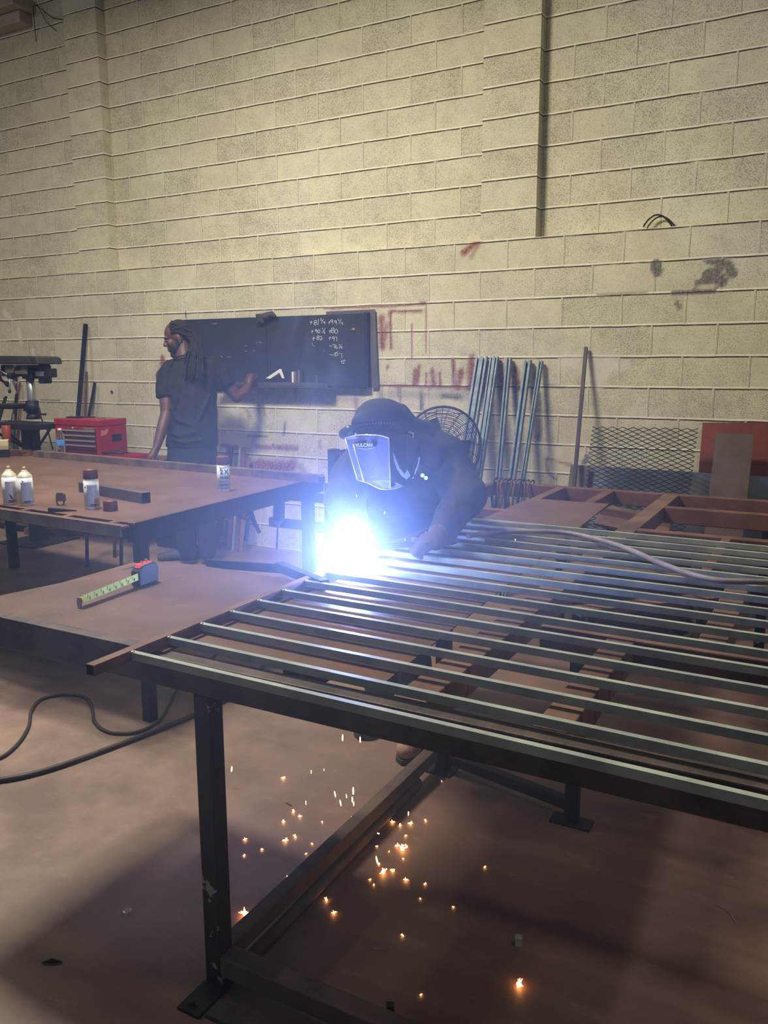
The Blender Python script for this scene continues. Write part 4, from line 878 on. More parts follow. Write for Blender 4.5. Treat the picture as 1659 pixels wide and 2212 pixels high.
# upright steel rack right of the table
pq = lambda x_, y_: on(x_, y_, Y=-1.34)
t = thing('upright_rack', 'dark upright steel rack posts standing left of the welder behind the big table', 'rack', (pq(720, 1100).x, -1.34, 0))
for x_, y_, w_ in ((721, 970, .027), (744, 971, .013)):
    q_ = pq(x_, y_); MB().box(q_.x-w_, q_.x+w_, -1.37, -1.31, 0, q_.z).go('post', dark, t)
q_ = pq(702, 1040); MB().box(q_.x-.02, q_.x+.02, -1.32, -1.28, 0, q_.z-.02).go('post', dark, t)
for y_ in (1077, 1140): q_ = pq(700, y_); MB().box(pq(650, y_).x-.25, pq(745, y_).x, -1.35, -1.32, q_.z-.03, q_.z+.03).go('crossbar', dark, t)
o = MB().box(4.30, 4.62, -1.22, -.85, 0, .40).go('welding_power_source', darker, None, bevel=.02); tag(o, 'dark boxy welding power source on the floor at the foot of the upright rack', 'welding machine')
# cords and clamps hanging on the frame left of the sheet
t = thing('cord_bundle', 'bundle of dark cords and wire hanging over the frame beam right of the welder', 'cords', (5.55, -1.12, .88))
for i in range(9):
    x_ = 5.44+i*.028; dz = .20+.10*((i*37) % 5)/5; y_ = -1.125
    P = [V((x_, -1.06, .80)), V((x_+.005, -1.04, .892)), V((x_, -1.10, .895)), V((x_+.006*sin(i*2.1), y_, .86)), V((x_+.010*sin(i), y_-.005, .80)), V((x_+.014*cos(i*1.7), y_-.01, .80-dz*.5)), V((x_+.01*sin(i*3), y_, .80-dz))]
    MB().tube(smoothpts(P, 4), .006 if i % 3 else .009, 6).go('cord', (blackr, leather, rust)[i % 3], t, True)
# black dolly and scrap seen through the frame
t = thing('equipment_dolly', 'low dark wheeled dolly on the floor behind the railing panel', 'dolly', (6.35, -1.1, 0))
MB().box(5.92, 6.55, -1.05, -.60, .16, .24).go('deck', darker, t, bevel=.01)
wc = on(1472, 1351, Z=.085)
for x_, y_ in ((wc.x, wc.y), (6.0, -1.0), (6.0, -.65), (6.5, -.62)):
    c_ = V((x_, y_, .085)); ax_ = V((.35, -.93, .0)).normalized(); e1 = ax_.cross(up_ := V((0, 0, 1))).normalized()
    w_ = MB().tube([c_+(e1*cos(2*pi*j/24)+up_*sin(2*pi*j/24))*.070 for j in range(25)], .0135, 10, False).go('wheel', mat('worn_tyre', '5a4f46', '7a6c5e', .7, 0, 20), t, True)
    MB().lathe([(.060, -.010), (.060, .006), (.022, .010), (.020, .024), (.008, .026)], c_, ax_, 22).go('hub', darker, w_, True)
pq = lambda x_, y_: on(x_, y_, Y=-.75)
t = thing('channel_offcut', 'brown-topped steel channel offcut on scrap below the frame in front of the mesh', 'channel', pq(1380, 1125))
MB().beam(pq(1293, 1112), pq(1448, 1142), .20, .02, (0, -.5, 1)).beam(pq(1293, 1104), pq(1448, 1132), .02, .05).beam(pq(1290, 1120), pq(1445, 1150), .02, .05).go('channel_body', rust, t)
o = MB().prism([pq(1314, 1118), pq(1345, 1120), pq(1362, 1128), pq(1345, 1160), pq(1308, 1156)], (0, .12, 0)).go('black_bracket', darker, None, bevel=.004); tag(o, 'black angular bracket leaning on the channel offcut below the frame', 'bracket')
o = MB().box(5.95, 6.52, -.98, -.62, .24, .50).go('scrap_crate', darker, None, bevel=.01); tag(o, 'dark crate standing on the dolly under the channel offcut', 'crate')

# ------------------------------------------------------------ small things on the floor
def bit(name, lab, cat, x_, y_, mb_fn, m): o = mb_fn(on(x_, y_, Z=0)).go(name, m); tag(o, lab, cat); return o
bit('bottle_cap', 'silver bottle cap lying on the floor in the lower left', 'cap', 275, 1971, lambda p: MB().lathe([(.013, .001), (.0145, .0), (.012, .007), (.009, .008)], p, n=20), alu)
bit('steel_cube', 'small steel cube casting a shadow on the floor at lower right', 'cube', 1120, 2040, lambda p: MB().obox(p+V((0, 0, .012)), V((.009, .004, 0)), V((-.004, .009, 0)), V((0, 0, .012))), mill)
bit('steel_cube', 'dark little steel block near the bottom edge of the photo', 'cube', 843, 2188, lambda p: MB().obox(p+V((0, 0, .012)), V((.008, .005, 0)), V((-.005, .008, 0)), V((0, 0, .012))), dark)
bit('stone_chip', 'pale chip of stone on the floor near the front stretcher', 'chip', 665, 2166, lambda p: MB().ell(p+V((0, 0, .004)), (.007, .005, .004), n=6, k=4), white)
bit('wire_offcut', 'short straight wire offcut lying on the floor in front of the steel cube', 'wire', 818, 2052, lambda p: MB().tube([p+V((-.02, -.008, .002)), p+V((.02, .008, .002))], .0012, 5), steel)
bit('wire_offcut', 'curved bright wire offcut on the dark floor at the right', 'wire', 1572, 1975, lambda p: MB().tube(smoothpts([p+V((-.04, .03, .002)), p+V((0, .01, .004)), p+V((.025, -.03, .002))]), .001, 5), steel)
bit('wire_offcut', 'thin wire offcut on the floor left of the falling sparks', 'wire', 625, 1738, lambda p: MB().tube([p+V((-.014, .0, .002)), p+V((.014, -.004, .002))], .0012, 5), dark)
bit('dark_scrap', 'dark curled scrap lying on the floor in the bottom left corner', 'scrap', 108, 2083, lambda p: MB().tube([p+V((-.02, -.01, .004)), p+V((.0, .005, .008)), p+V((.025, .018, .004))], [.002, .006, .002], 6), dark)
# angle bar beside the foot of the near leg
o = MB().beam((5.97, -4.345, .006), (6.55, -4.345, .006), .055, .010).go('flat_bar', beamt); tag(o, 'dull flat bar lying on the floor in front of the near table stretcher', 'bar')

# ------------------------------------------------------------ standing man at the chalkboard
sr = V((cos(YAW), sin(YAW), 0)); tc_ = V((sin(YAW), -cos(YAW), 0)); up = V((0, 0, 1))    # to the viewer's right, towards the viewer, up
def M(x, y, d=0.0):          # point on the man, d metres nearer the viewer than the middle of his body
    D = 6.62
    return at(x, y, D)+tc_*d
man = thing('person', 'person in charcoal T-shirt and jeans with long dreadlocks, hand at the chalkboard', 'person', M(418, 1208))
man.location.z = 0
b = MB()
hd = M(383, 731)
Rh = Matrix((-sr*.94+tc_*.34, (sr*.34+tc_*.94), up)).transposed()     # x axis: where the face looks
Rh = Rh @ Matrix.Rotation(radians(18), 3, 'Y')
def H(x, y, z): return hd+Rh@V((x, y, z))
b.ell(H(-.012, 0, .035), (.100, .078, .098), Rh, 24, 16).ell(H(.035, 0, -.045), (.066, .060, .085), Rh, 20, 14)       # skull, jaw mass
b.ell(H(.062, 0, -.105), (.034, .036, .028), Rh)                               # chin
b.cap(H(.082, 0, .020), .012, H(.112, 0, -.022), .014).ell(H(.100, .012, -.026), (.014, .010, .010), Rh).ell(H(.100, -.012, -.026), (.014, .010, .010), Rh)   # nose
b.cap(H(.086, .034, .030), .010, H(.090, -.034, .030), .010)                   # brow
b.ell(H(.090, 0, -.062), (.016, .026, .009), Rh).ell(H(.088, 0, -.074), (.016, .024, .010), Rh)   # lips
for s_ in (1, -1):
    b.ell(H(-.005, .078*s_, -.006), (.022, .009, .034), Rh).ell(H(.066, .045*s_, -.02), (.03, .02, .03), Rh)
b.chain([H(-.02, 0, -.05), M(399, 778, .0), M(408, 800)], [.062, .062, .075])
# torso, shoulders, arms, legs
b.loft([(M(408, 790), sr*.10, tc_*.06), (M(408, 805), sr*.20, tc_*.09), (M(410, 840), sr*.19, tc_*.11), (M(418, 900), sr*.175, tc_*.11), (M(416, 950), sr*.18, tc_*.12), (M(415, 1000), sr*.19, tc_*.125), (M(415, 1040), sr*.17, tc_*.12)])
LS, LE, LW, LH = M(357, 812, .03), M(364, 892, .06), M(350, 962, .16), M(341, 982, .18)
b.chain([LS, M(361, 850, .03), LE], [.068, .058, .048]).chain([LE, M(358, 925, .11), LW], [.049, .046, .030])
RS, RE, RW = M(466, 804, -.03), M(508, 859, -.09), M(530, 834, -.17)
b.chain([RS, M(488, 832, -.06), RE], [.064, .060, .047]).chain([RE, M(521, 850, -.13), RW], [.048, .044, .030])
for hx, kx, fx in ((395, 398, 402), (440, 445, 448)):
    b.chain([M(hx, 1020), M(kx, 1100, .02), M(fx, 1192, .0)], [.10, .075, .045])
# hanging hand, fingers curled
b.cap(LW, .028, LH, .034).cap(LH, .034, M(337, 988, .185), .028)
for k, (x, y) in enumerate(((331, 990), (335, 993), (340, 995), (345, 995))):
    q = M(334+k*4.0, 986, .19+.004*k); r_ = M(x+1, y+1.5, .185); b.chain([q, r_, M(x+5, y+3.5, .15)], [.0105, .0098, .0085])
b.chain([M(347, 978, .17), M(350, 988, .18), M(347, 994, .175)], [.013, .011, .009])
# raised hand on the chalk tray
P0 = M(531, 826, -.19); b.cap(RW, .028, P0, .036).cap(P0, .036, M(534, 818, -.21), .036)
for k, (x0, y0, x1, y1, x2, y2) in enumerate(((524.5, 815, 527, 810.5, 531, 813), (531.5, 812, 534, 808.5, 538, 811), (538.5, 812.5, 541, 809.5, 545, 812.5), (544, 817, 547, 815, 550, 818.5))):
    b.chain([M(x0, y0+3, -.21), M(x0, y0, -.215), M(x1, y1, -.235), M(x2, y2, -.255)], [.0112, .0098, .0094, .0085])
b.chain([M(521, 826, -.19), M(524, 819, -.215), M(530, 816, -.23)], [.014, .012, .010])
b.go('body', skin, man, remesh=.0052)
# shirt
b = MB()
b.loft([(M(402, 775, .0), sr*.075, tc_*.065), (M(404, 782), sr*.12, tc_*.085), (M(407, 792), sr*.185, tc_*.105), (M(409, 808), sr*.215, tc_*.125), (M(414, 845), sr*.20, tc_*.14), (M(418, 880), sr*.19, tc_*.14), (M(417, 920), sr*.195, tc_*.14), (M(415, 945), sr*.205, tc_*.148), (M(415, 962), sr*.208, tc_*.152), (M(415, 966), sr*.19, tc_*.14)], 32)
def sleeve(b, P, R):
    rings = []
    for i, p_ in enumerate(P):
        d_ = (P[min(i+1, len(P)-1)]-P[max(i-1, 0)]).normalized(); a_ = d_.cross(tc_).normalized(); c_ = d_.cross(a_); rings.append((p_, a_*R[i], c_*R[i]*1.05))
    b.loft(rings, 24)
sleeve(b, [M(392, 786, .0), M(372, 797, .015), M(361, 812, .025), M(360, 835, .03), M(362, 858.5, .04)], [.06, .082, .080, .078, .077])
sleeve(b, [M(430, 785, -.0), M(455, 792, -.02), M(474, 810, -.04), M(488, 836, -.055)], [.06, .086, .082, .076])
b.ell(M(366, 800, .015), (.07, .07, .06)).ell(M(458, 797, -.02), (.075, .075, .065))
for pts_, r_ in (([M(375, 880, .11), M(392, 905, .145), M(420, 915, .15)], .010), ([M(372, 930, .12), M(395, 938, .15), M(430, 930, .15)], .012), ([M(370, 945, .13), M(410, 952, .16), M(450, 945, .15)], .010), ([M(392, 820, .12), M(388, 860, .13), M(380, 895, .12)], .012), ([M(460, 850, .10), M(448, 880, .13), M(440, 905, .14)], .010), ([M(425, 830, .13), M(430, 870, .145), M(428, 900, .14)], .009)):
    b.chain(pts_, [r_*.8, r_*1.4, r_*.8])
b.go('t_shirt', shirt, man, remesh=.009, rough=.022)
MB().chain([M(376, 790, .10), M(380, 776, .07), M(392, 770, .08), M(404, 768, .085), M(416, 775, .07)], [.008]*5).go('collar', shirt, man, True)
# jeans
b = MB()
b.loft([(M(415, 952), sr*.185, tc_*.130), (M(415, 975), sr*.200, tc_*.142), (M(415, 1010), sr*.205, tc_*.15), (M(415, 1045), sr*.19, tc_*.14)], 28)
b.chain([M(390, 1030, 0), M(398, 1100, .02), M(400, 1150, .01)], [.115, .092, .078]).chain([M(440, 1030), M(444, 1100, .02), M(446, 1150, .01)], [.115, .092, .078])
b.chain([M(400, 1150, .01), M(404, 1193, .0)], [.078, .066]).chain([M(446, 1150, .01), M(448, 1193, .0)], [.078, .066])
b.go('jeans', denim, man, remesh=.010, rough=.016)
# dark patch of beard
b = MB()
b.ell(H(.030, 0, -.066), (.066, .067, .062), Rh, 24, 14).ell(H(.066, 0, -.112), (.034, .038, .030), Rh).ell(H(.006, .040, -.035), (.034, .033, .04), Rh).ell(H(.006, -.040, -.035), (.034, .033, .04), Rh)
b.go('beard', hairm, man, remesh=.005)
# eyes
for s_ in (1, -1):
    e = MB().ell(H(.0835, .030*s_, .008), (.009, .011, .006), Rh, 12, 8).go('eye', mat('eye_white', '7d6e66', None, .5), man, True)
    MB().ell(H(.0925, .031*s_, .006), (.004, .006, .006), Rh, 10, 6).go('iris', blackp, e, True)
    MB().tube([H(.086, .016*s_, .026), H(.0945, .032*s_, .032), H(.083, .050*s_, .027)], [.003, .004, .002], 6).go('eyebrow', hairm, man, True)
MB().tube([H(.0, .088, -.040)+(Rh@V((.010*cos(a), 0, .012*sin(a)))) for a in [2*pi*k/12 for k in range(13)]], .0018, 6, False).go('earring', chrome, man, True)
# hair: scalp cap and long locks tied back
b = MB(); b.ell(H(-.040, 0, .048), (.094, .086, .092), Rh, 24, 16).ell(H(-.068, 0, .01), (.065, .072, .075), Rh, 20, 12)
hair = b.go('hair', hairm, man, remesh=.006, rough=.006)
b = MB(); rr = random.Random(4)
tie = M(419, 728, .0)
for k in range(64):
    a = rr.uniform(-1.35, 1.35); e0 = rr.uniform(.1, 1.25)
    s0 = H(-.02+.1*cos(e0)*.6, .083*sin(a)*cos(e0*.4), .055+.088*sin(e0)*cos(a*.6))
    jx_, jy_ = rr.uniform(-7, 7), rr.uniform(-8, 10); mid = M(419+jx_, 728+jy_, rr.uniform(-.03, .06))
    ex, ey = rr.uniform(408, 447), rr.uniform(770, 822)
    ex += (ey-790)*.06
    dd2 = rr.uniform(.12, .17) if ey > 772 else .1
    p2 = M(mid_x := (419+ex)/2+rr.uniform(0, 9), 752+rr.uniform(-5, 5), rr.uniform(.08, .13))
    P = smoothpts([s0, s0.lerp(mid, .5)+up*.012, mid, p2, M(ex, (752+ey)/2, dd2), M(ex+rr.uniform(-3, 3), ey, dd2+.012)], 4)
    n_ = len(P); b.tube(P, [.0115-.005*i/(n_-1)+.0013*sin(i*1.9+k) for i in range(n_)], 6)
b.go('dreadlocks', hairm, man, True)
b = MB()
for k in range(16):
    a = -1.2+2.4*k/15; P = [H(.042*cos(a*.7), .074*sin(a), .112-.03*abs(sin(a))), H(-.02, .090*sin(a), .132-.06*abs(sin(a))), H(-.10, .078*sin(a), .095-.03*abs(sin(a)))]
    b.tube(smoothpts(P, 4), .008, 6)
b.go('hair_rows', hairm, man, True)
for (x, y) in ((400, 1203), (450, 1200)):
    f = on(x, y+6, Z=0); b = MB(); hd_ = V((-.75, -.66, 0)).normalized()
    f = f.lerp(V((f.x, f.y, 0)), 1); h_ = M(x+2, 1195)
    b.ell((f.x, f.y, .045), (.06, .05, .05)).chain([(f.x, f.y, .05), (f.x+hd_.x*.12, f.y+hd_.y*.12, .038), (f.x+hd_.x*.19, f.y+hd_.y*.19, .032)], [.05, .042, .034]).cap((f.x, f.y, .06), .05, (f.x, f.y, .12), .052)
    b.go('shoe', mat('dark_shoe', '2f2c30', '4a464a', .7, 0, 14), man, remesh=.008)
o = MB().cap(M(352, 988, .18), .016, M(342, 997, .18), .014).go('rag', blackr, None, True); tag(o, 'small dark rag held in the hanging hand of the standing person', 'rag')

# ------------------------------------------------------------ welder bending over the railing panel
def Wd_(x, y, D): return at(x, y, D)
wel = thing('person', 'person in dark jacket, navy cap and clear-fronted welding mask bending over the railing panel', 'person', on(850, 1600, Z=0))
N_ = Wd_(880, 930, 3.22); PEL = V((5.50, -2.42, .96))
CH = Wd_(895, 1005, 3.38)
sL, sR = Wd_(800, 990, 3.34), Wd_(958, 985, 3.36)
b = MB()
b.ell(Wd_(826, 932, 3.17), (.080, .09, .085)).chain([Wd_(836, 962, 3.19), Wd_(868, 960, 3.29), CH], [.05, .05, .07])
b.loft([(PEL, V((.17, .05, 0)), V((-.03, .12, .05))), (PEL.lerp(CH, .5), V((.17, .04, 0)), V((-.03, .11, .08))), (CH, V((.18, .03, 0)), V((-.02, .08, .09)))])
elR, elL = Wd_(1003, 1078, 3.20), Wd_(742, 1085, 3.16)
hR, hL = V((6.0, -3.12, .97)), V((5.715, -3.16, .965))
b.chain([Wd_(956, 987, 3.36), Wd_(985, 1032, 3.33), elR+V((0, .01, 0))], [.055, .052, .048]).chain([elR, hR+(elR-hR)*.12], [.046, .032]).chain([sL, Wd_(760, 1030, 3.30), elL], [.06, .055, .05]).chain([elL, hL+(elL-hL)*.12], [.046, .032])
for x in (5.42, 5.60):
    hip = V((x, -2.45, .90)); kn = V((x+.03, -2.62, .50)); an = V((x+.10, -2.62, .10)); b.chain([hip, kn, an], [.09, .065, .05])
b.ell(Wd_(822, 985, 3.12), (.045, .05, .055))
b.go('body', skin, wel, remesh=.009)
# gloves with separate fingers round torch and bar
glv = mat('welding_glove', '3a2a24', '54403a', .8, 0, 12, .3, 60)
for h_, e_, sgn in ((hR, elR, 1), (hL, elL, -1)):
    b = MB(); d0 = (h_-e_).normalized(); tgt = V((5.80, -3.27, .93)); g0 = (tgt-h_).normalized(); side_ = g0.cross(up).normalized()
    b.cap(h_-d0*.09, .042, h_, .040).cap(h_, .036, h_+g0*.03, .034)
    for k in range(4):
        o_ = side_*(.036-.024*k)+up*(.008-.004*abs(k-1.5)); q0 = h_+g0*.030+o_; b.chain([q0, q0+g0*(.040-.004*abs(k-1.3))-up*.004, q0+g0*.054-up*.030, q0+g0*.030-up*.048], [.0115, .0110, .0102, .0095])
    q0 = h_+side_*(.034*-sgn)-up*.004; b.chain([q0, q0+g0*.03-up*.012, q0+g0*.052-up*.024], [.014, .012, .010])
    b.go('glove', glv, wel, remesh=.0048)
# jacket
b = MB()
b.loft([(PEL+V((0, 0, -.10)), V((.205, .04, 0)), V((-.02, .16, .02))), (PEL+V((0, 0, .02)), V((.205, .05, 0)), V((-.03, .17, .06))), (PEL.lerp(CH, .45), V((.215, .05, 0)), V((-.03, .14, .11))), (PEL.lerp(CH, .8), V((.215, .05, 0)), V((-.02, .12, .12))), (CH+V((.0, -.03, .01)), V((.17, .03, 0)), V((-.02, .07, .10)))], 30)
b.chain([Wd_(868, 934, 3.30), Wd_(922, 958, 3.40), Wd_(960, 986, 3.42)], [.070, .088, .095]).chain([Wd_(868, 930, 3.33), Wd_(810, 985, 3.36)], [.08, .10])
b.chain([Wd_(958, 985, 3.36), Wd_(985, 1032, 3.32), elR+V((0, .02, 0))], [.098, .090, .082]).chain([elR, hR+(elR-hR)*.18], [.080, .052])
b.chain([sL, Wd_(760, 1030, 3.30), elL], [.10, .088, .078]).chain([elL, hL+(elL-hL)*.18], [.078, .052])
b.chain([Wd_(955, 1012, 3.52), Wd_(978, 1078, 3.60), Wd_(955, 1120, 3.70)], [.10, .105, .10])
b.chain([Wd_(845, 965, 3.24), Wd_(880, 955, 3.22), Wd_(905, 960, 3.25), Wd_(930, 985, 3.26)], [.035, .045, .05, .06])
b.go('jacket', jacket, wel, remesh=.011, rough=.028)
b = MB()
for x in (5.42, 5.60):
    hip = V((x, -2.45, .90)); kn = V((x+.03, -2.62, .50)); an = V((x+.10, -2.64, .13)); b.chain([hip, kn, an], [.115, .088, .080])
b.cap((5.39, -2.42, .93), .14, (5.59, -2.42, .93), .14)
b.go('trousers', denim, wel, remesh=.011, rough=.016)
for tx, ty in ((5.535, -2.85), (5.800, -2.965)):
    t0 = V((tx, ty, .04)); hl = V((tx-.045, ty+.24, .05)); b = MB()
    b.ell(t0+V((0, .03, .012)), (.050, .062, .044)).chain([t0+V((0, .05, .015)), hl], [.047, .044]).chain([hl+V((0, -.02, .03)), V((5.50 if tx < 5.6 else 5.74, -2.63, .20))], [.052, .056])
    bo = b.go('boot', boot, wel, remesh=.007)
    MB().prism([t0+V((x_*.054, y_, -.039)) for x_, y_ in ((-.7, -.01), (0, -.035), (.7, -.01), (1, .03), (.9, .12), (.6, .27), (-1.0, .27), (-1, .12), (-1.02, .03))], (0, 0, .022)).go('sole', sole, bo, bevel=.004)
    MB().tube([t0+V((-.03, .08, .075)), t0+V((.03, .10, .080)), t0+V((-.03, .12, .085)), t0+V((.03, .14, .095))], .0028, 6).go('laces', tan, bo, True)
# cap with knotted back
hc = Wd_(824, 915, 3.17)
b = MB(); b.ell(Wd_(826, 906, 3.18), (.108, .115, .082), Matrix.Rotation(.18, 3, 'Y'), 28, 16).ell(Wd_(800, 915, 3.14), (.075, .08, .055))
b.chain([Wd_(868, 888, 3.24), Wd_(881, 893, 3.27)], [.030, .018]).ell(Wd_(878, 905, 3.24), (.035, .04, .032))
b.go('cap', capcloth, wel, remesh=.006, rough=.008)
b = MB(); arcpts = [Wd_(x, y, D) for x, y, D in ((752, 936, 3.14), (762, 924, 3.08), (780, 918, 3.04), (805, 914.5, 3.03), (830, 914, 3.04), (855, 917, 3.08), (878, 923, 3.16), (893, 930, 3.24))]
A_ = smoothpts(arcpts, 4)
for i in range(len(A_)-1): b.beam(A_[i], A_[i+1], .006, .020)
hb = b.go('headband', blackp, wel)
b = MB()
for i in range(3, len(A_)-4): 
    if i % 1 == 0: c = A_[i]; tt = (A_[i+1]-A_[i-1]).normalized(); nn2 = (CAM-c).normalized(); b.obox(c+nn2*.0045, tt*.0022, up*.004, nn2*.0008)
b.go('band_slots', mat('slot_pale', '515a72'), hb)
b = MB().chain([Wd_(744, 937, 3.14), Wd_(755, 931, 3.12)], [.022, .024]).go('ratchet_pad', blackp, wel, True)
# the mask: clear front shell, dark inner shell, side lens
D0, D1 = 2.98, 3.16
tl, tm, tr2, tside = Wd_(745, 946, D0+.12), Wd_(795, 939, D0-.02), Wd_(840, 946, D0+.0), Wd_(905, 955, D1)
bl, bm2, br, bside = Wd_(772, 1037, D0+.10), Wd_(800, 1046, D0+.02), Wd_(843, 1055, D0+.01), Wd_(880, 1045, D1-.02)
mid_r = Wd_(908, 985, D1+.02)
shell = mat('mask_shell', '16141c', '1f1c26', .25, .1, 10)
ins = (Wd_(828, 985, 3.20)-Wd_(828, 985, 3.0)).normalized()
b = MB()
b.prism([tl, tm, tr2, br, bm2, bl], ins*.004)
clear = mat('clear_visor', '7d7fa8', None, .12, 0, alpha=.30)
vis = b.go('visor_plate', clear, wel)
b = MB()
b.prism([Wd_(748, 950, D0+.16), Wd_(797, 944, D0+.04), Wd_(838, 950, D0+.05), Wd_(841, 1030, D0+.06), Wd_(800, 1034, D0+.07), Wd_(776, 1024, D0+.15)], ins*.01)
b.prism([Wd_(840, 946, D0+.02), Wd_(880, 938, D0+.10), Wd_(906, 952, D1+.02), Wd_(909, 990, D1+.03), Wd_(896, 1028, D1), Wd_(872, 1048, D1-.06), Wd_(843, 1052, D0+.03)], ins*.012)
b.prism([Wd_(768, 944, 3.18), Wd_(880, 938, 3.18), Wd_(880, 915, 3.20), Wd_(775, 920, 3.20)], ins*.012)
sh = b.go('mask_shell', shell, wel, bevel=.004)
# chin guard
b = MB(); b.prism([Wd_(787, 1041, D0+.03), Wd_(820, 1037, D0+.04), Wd_(848, 1039, D0+.05), Wd_(871, 1050, D0+.08), Wd_(852, 1057, D0+.05), Wd_(830, 1057, D0+.03), Wd_(808, 1052, D0+.02)], ins*.006)
b.go('chin_guard', mat('chin_plate', 'a9a2b8', '8a8496', .3, .2, 30), wel)
rim = mat('visor_rim', 'c5c6d6', None, .25, .4)
MB().tube(smoothpts([tl, Wd_(768, 940.5, D0+.03), tm, Wd_(820, 940.5, D0-.01), tr2], 4), .0022, 6).tube([tl, bl], .002, 6).tube([Wd_(763, 960, D0+.05), Wd_(786, 1041, D0+.03)], .002, 6).tube([tr2, br], .0012, 6).tube(smoothpts([bl, bm2, Wd_(822, 1056, D0+.01), Wd_(850, 1056, D0+.04), Wd_(871, 1049, D0+.08)], 4), .0022, 6).go('visor_rim', rim, wel, True)
cres = [(849, 976), (851, 995), (857, 1013), (867, 1028), (878, 1036), (887, 1028), (880, 1014), (874, 1024), (863, 1010), (856, 993)]
MB().prism([Wd_(x, y, D0+.008+.002*(x-840)) for x, y in cres], ins*.003).go('side_lens_edge', rim, wel)
MB().tube(smoothpts([Wd_(906, 986, D1), Wd_(903, 1005, D1), Wd_(897, 1020, D1), Wd_(891, 1034, D1)], 4), [.001]+[.0028]*7+[.0025]*4+[.001], 6).tube([Wd_(882, 934, D0+.14), Wd_(893, 936, D0+.15), Wd_(892, 946, D0+.15)], .0035, 6).go('side_edge', rim, wel, True)
lo = Wd_(768.5, 965.5, D0+.022); lr = (Wd_(812, 964.5, D0-.02)-lo)
fnt = mat('logo_grey', '9aa0b8', None, .4)
lg = MB().prism([Wd_(765, 955, D0+.028), Wd_(800, 948, D0-.01), Wd_(815, 953, D0-.015), Wd_(815, 960, D0-.015), Wd_(812, 967, D0-.012), Wd_(772, 968, D0+.03)], -ins*.0006).go('logo_patch', shell, vis)
text('VULCAN', 'lettering', .0178, lo-ins*.006, lr.normalized(), UP, fnt, vis, .0004, .0007)
MB().tube(smoothpts([Wd_(771, 967, D0+.014), Wd_(790, 970, D0-.004), Wd_(811, 966.5, D0-.024)], 4), .0008, 5).go('logo_swoosh', fnt, vis)
# the two small green lamps seen on the chest
gl = MB(); gl.ell(Wd_(912.5, 1027, 3.02), (.006, .006, .006)).ell(Wd_(920, 1032.5, 3.02), (.006, .006, .006))
g = gl.go('indicator_light', glow('green_glow', (.12, 1, .72), 26), wel, True)
MB().tube([Wd_(905, 1012, 3.05), Wd_(912, 1026, 3.03), Wd_(921, 1034, 3.03)], .004, 6).go('lamp_holder', blackp, wel, True)

# ------------------------------------------------------------ torch, arc, sparks, smoke
ARC = V((5.822, -3.395, .922))
t = thing('welding_torch', 'welding torch held in the gloved hand at the arc', 'torch', ARC)
MB().tube(smoothpts([ARC+V((.02, .015, .02)), ARC+V((.05, .03, .045)), V((5.90, -3.225, .96)), V((6.00, -3.08, .945)), V((6.00, -2.95, .93)), V((5.97, -2.99, .925))], 4), .010, 8).go('torch_neck', dark, t, True)
MB().lathe([(.009, 0), (.010, .03)], ARC+V((.008, .006, .008)), (.5, .4, .6), 12).go('nozzle', mat('copper', '8a5a3a', None, .3, .8), t, True)
b = MB(); rr = random.Random(11)
b.ell((0, 0, 0), (.034, .034, .024), None, 16, 12)
for k in range(60):
    d_ = V((rr.gauss(0, 1), rr.gauss(0, 1), rr.gauss(.25, .8))).normalized(); L0 = rr.uniform(.045, .085)*(1.25 if abs(d_.z) < .4 else .85)
    b.tube([d_*.008, d_*L0*.6, d_*L0], [.007, .0035, .0004], 5)  # glowing spikes added to imitate the lens starburst of the arc
b.v = [tuple(V(p)+ARC) for p in b.v]
o = b.go('welding_arc', glow('arc_glow', (.78, .86, 1), 90), None, True); tag(o, 'dazzling white welding arc with modelled glare spikes at the rail of the railing panel', 'arc')
l = bpy.data.lights.new('arc_light', 'POINT'); l.energy = ARCP; l.color = (.20, .33, 1.0); l.shadow_soft_size = .025
o = bpy.data.objects.new('arc_light', l); COL.objects.link(o); o.location = ARC+V((0, -.02, .030))
hot = glow('spark_glow', (1, .42, .10), 20); hot2 = glow('spark_yellow', (1, .56, .14), 14)
LABF = 'tiny glowing orange spark lying on the floor below the railing panel'
LABA = 'short glowing yellow spark falling below the railing panel'
def star():
    b = MB(); r2 = random.Random(5); b.ell((0, 0, .003), (.0030, .0030, .0026), None, 8, 6)
    for k in range(7):
        d_ = V((r2.gauss(0, 1), r2.gauss(0, 1), abs(r2.gauss(.3, .6)))).normalized(); b.tube([(0, 0, .003), V((0, 0, .003))+d_*r2.uniform(.005, .010)], [.0011, .0003], 4)
    return b.go('spark', hot, None, True)
s0 = star(); s0['category'] = 'spark'; s0['group'] = 'sparks landed on the floor'; s0['label'] = LABF
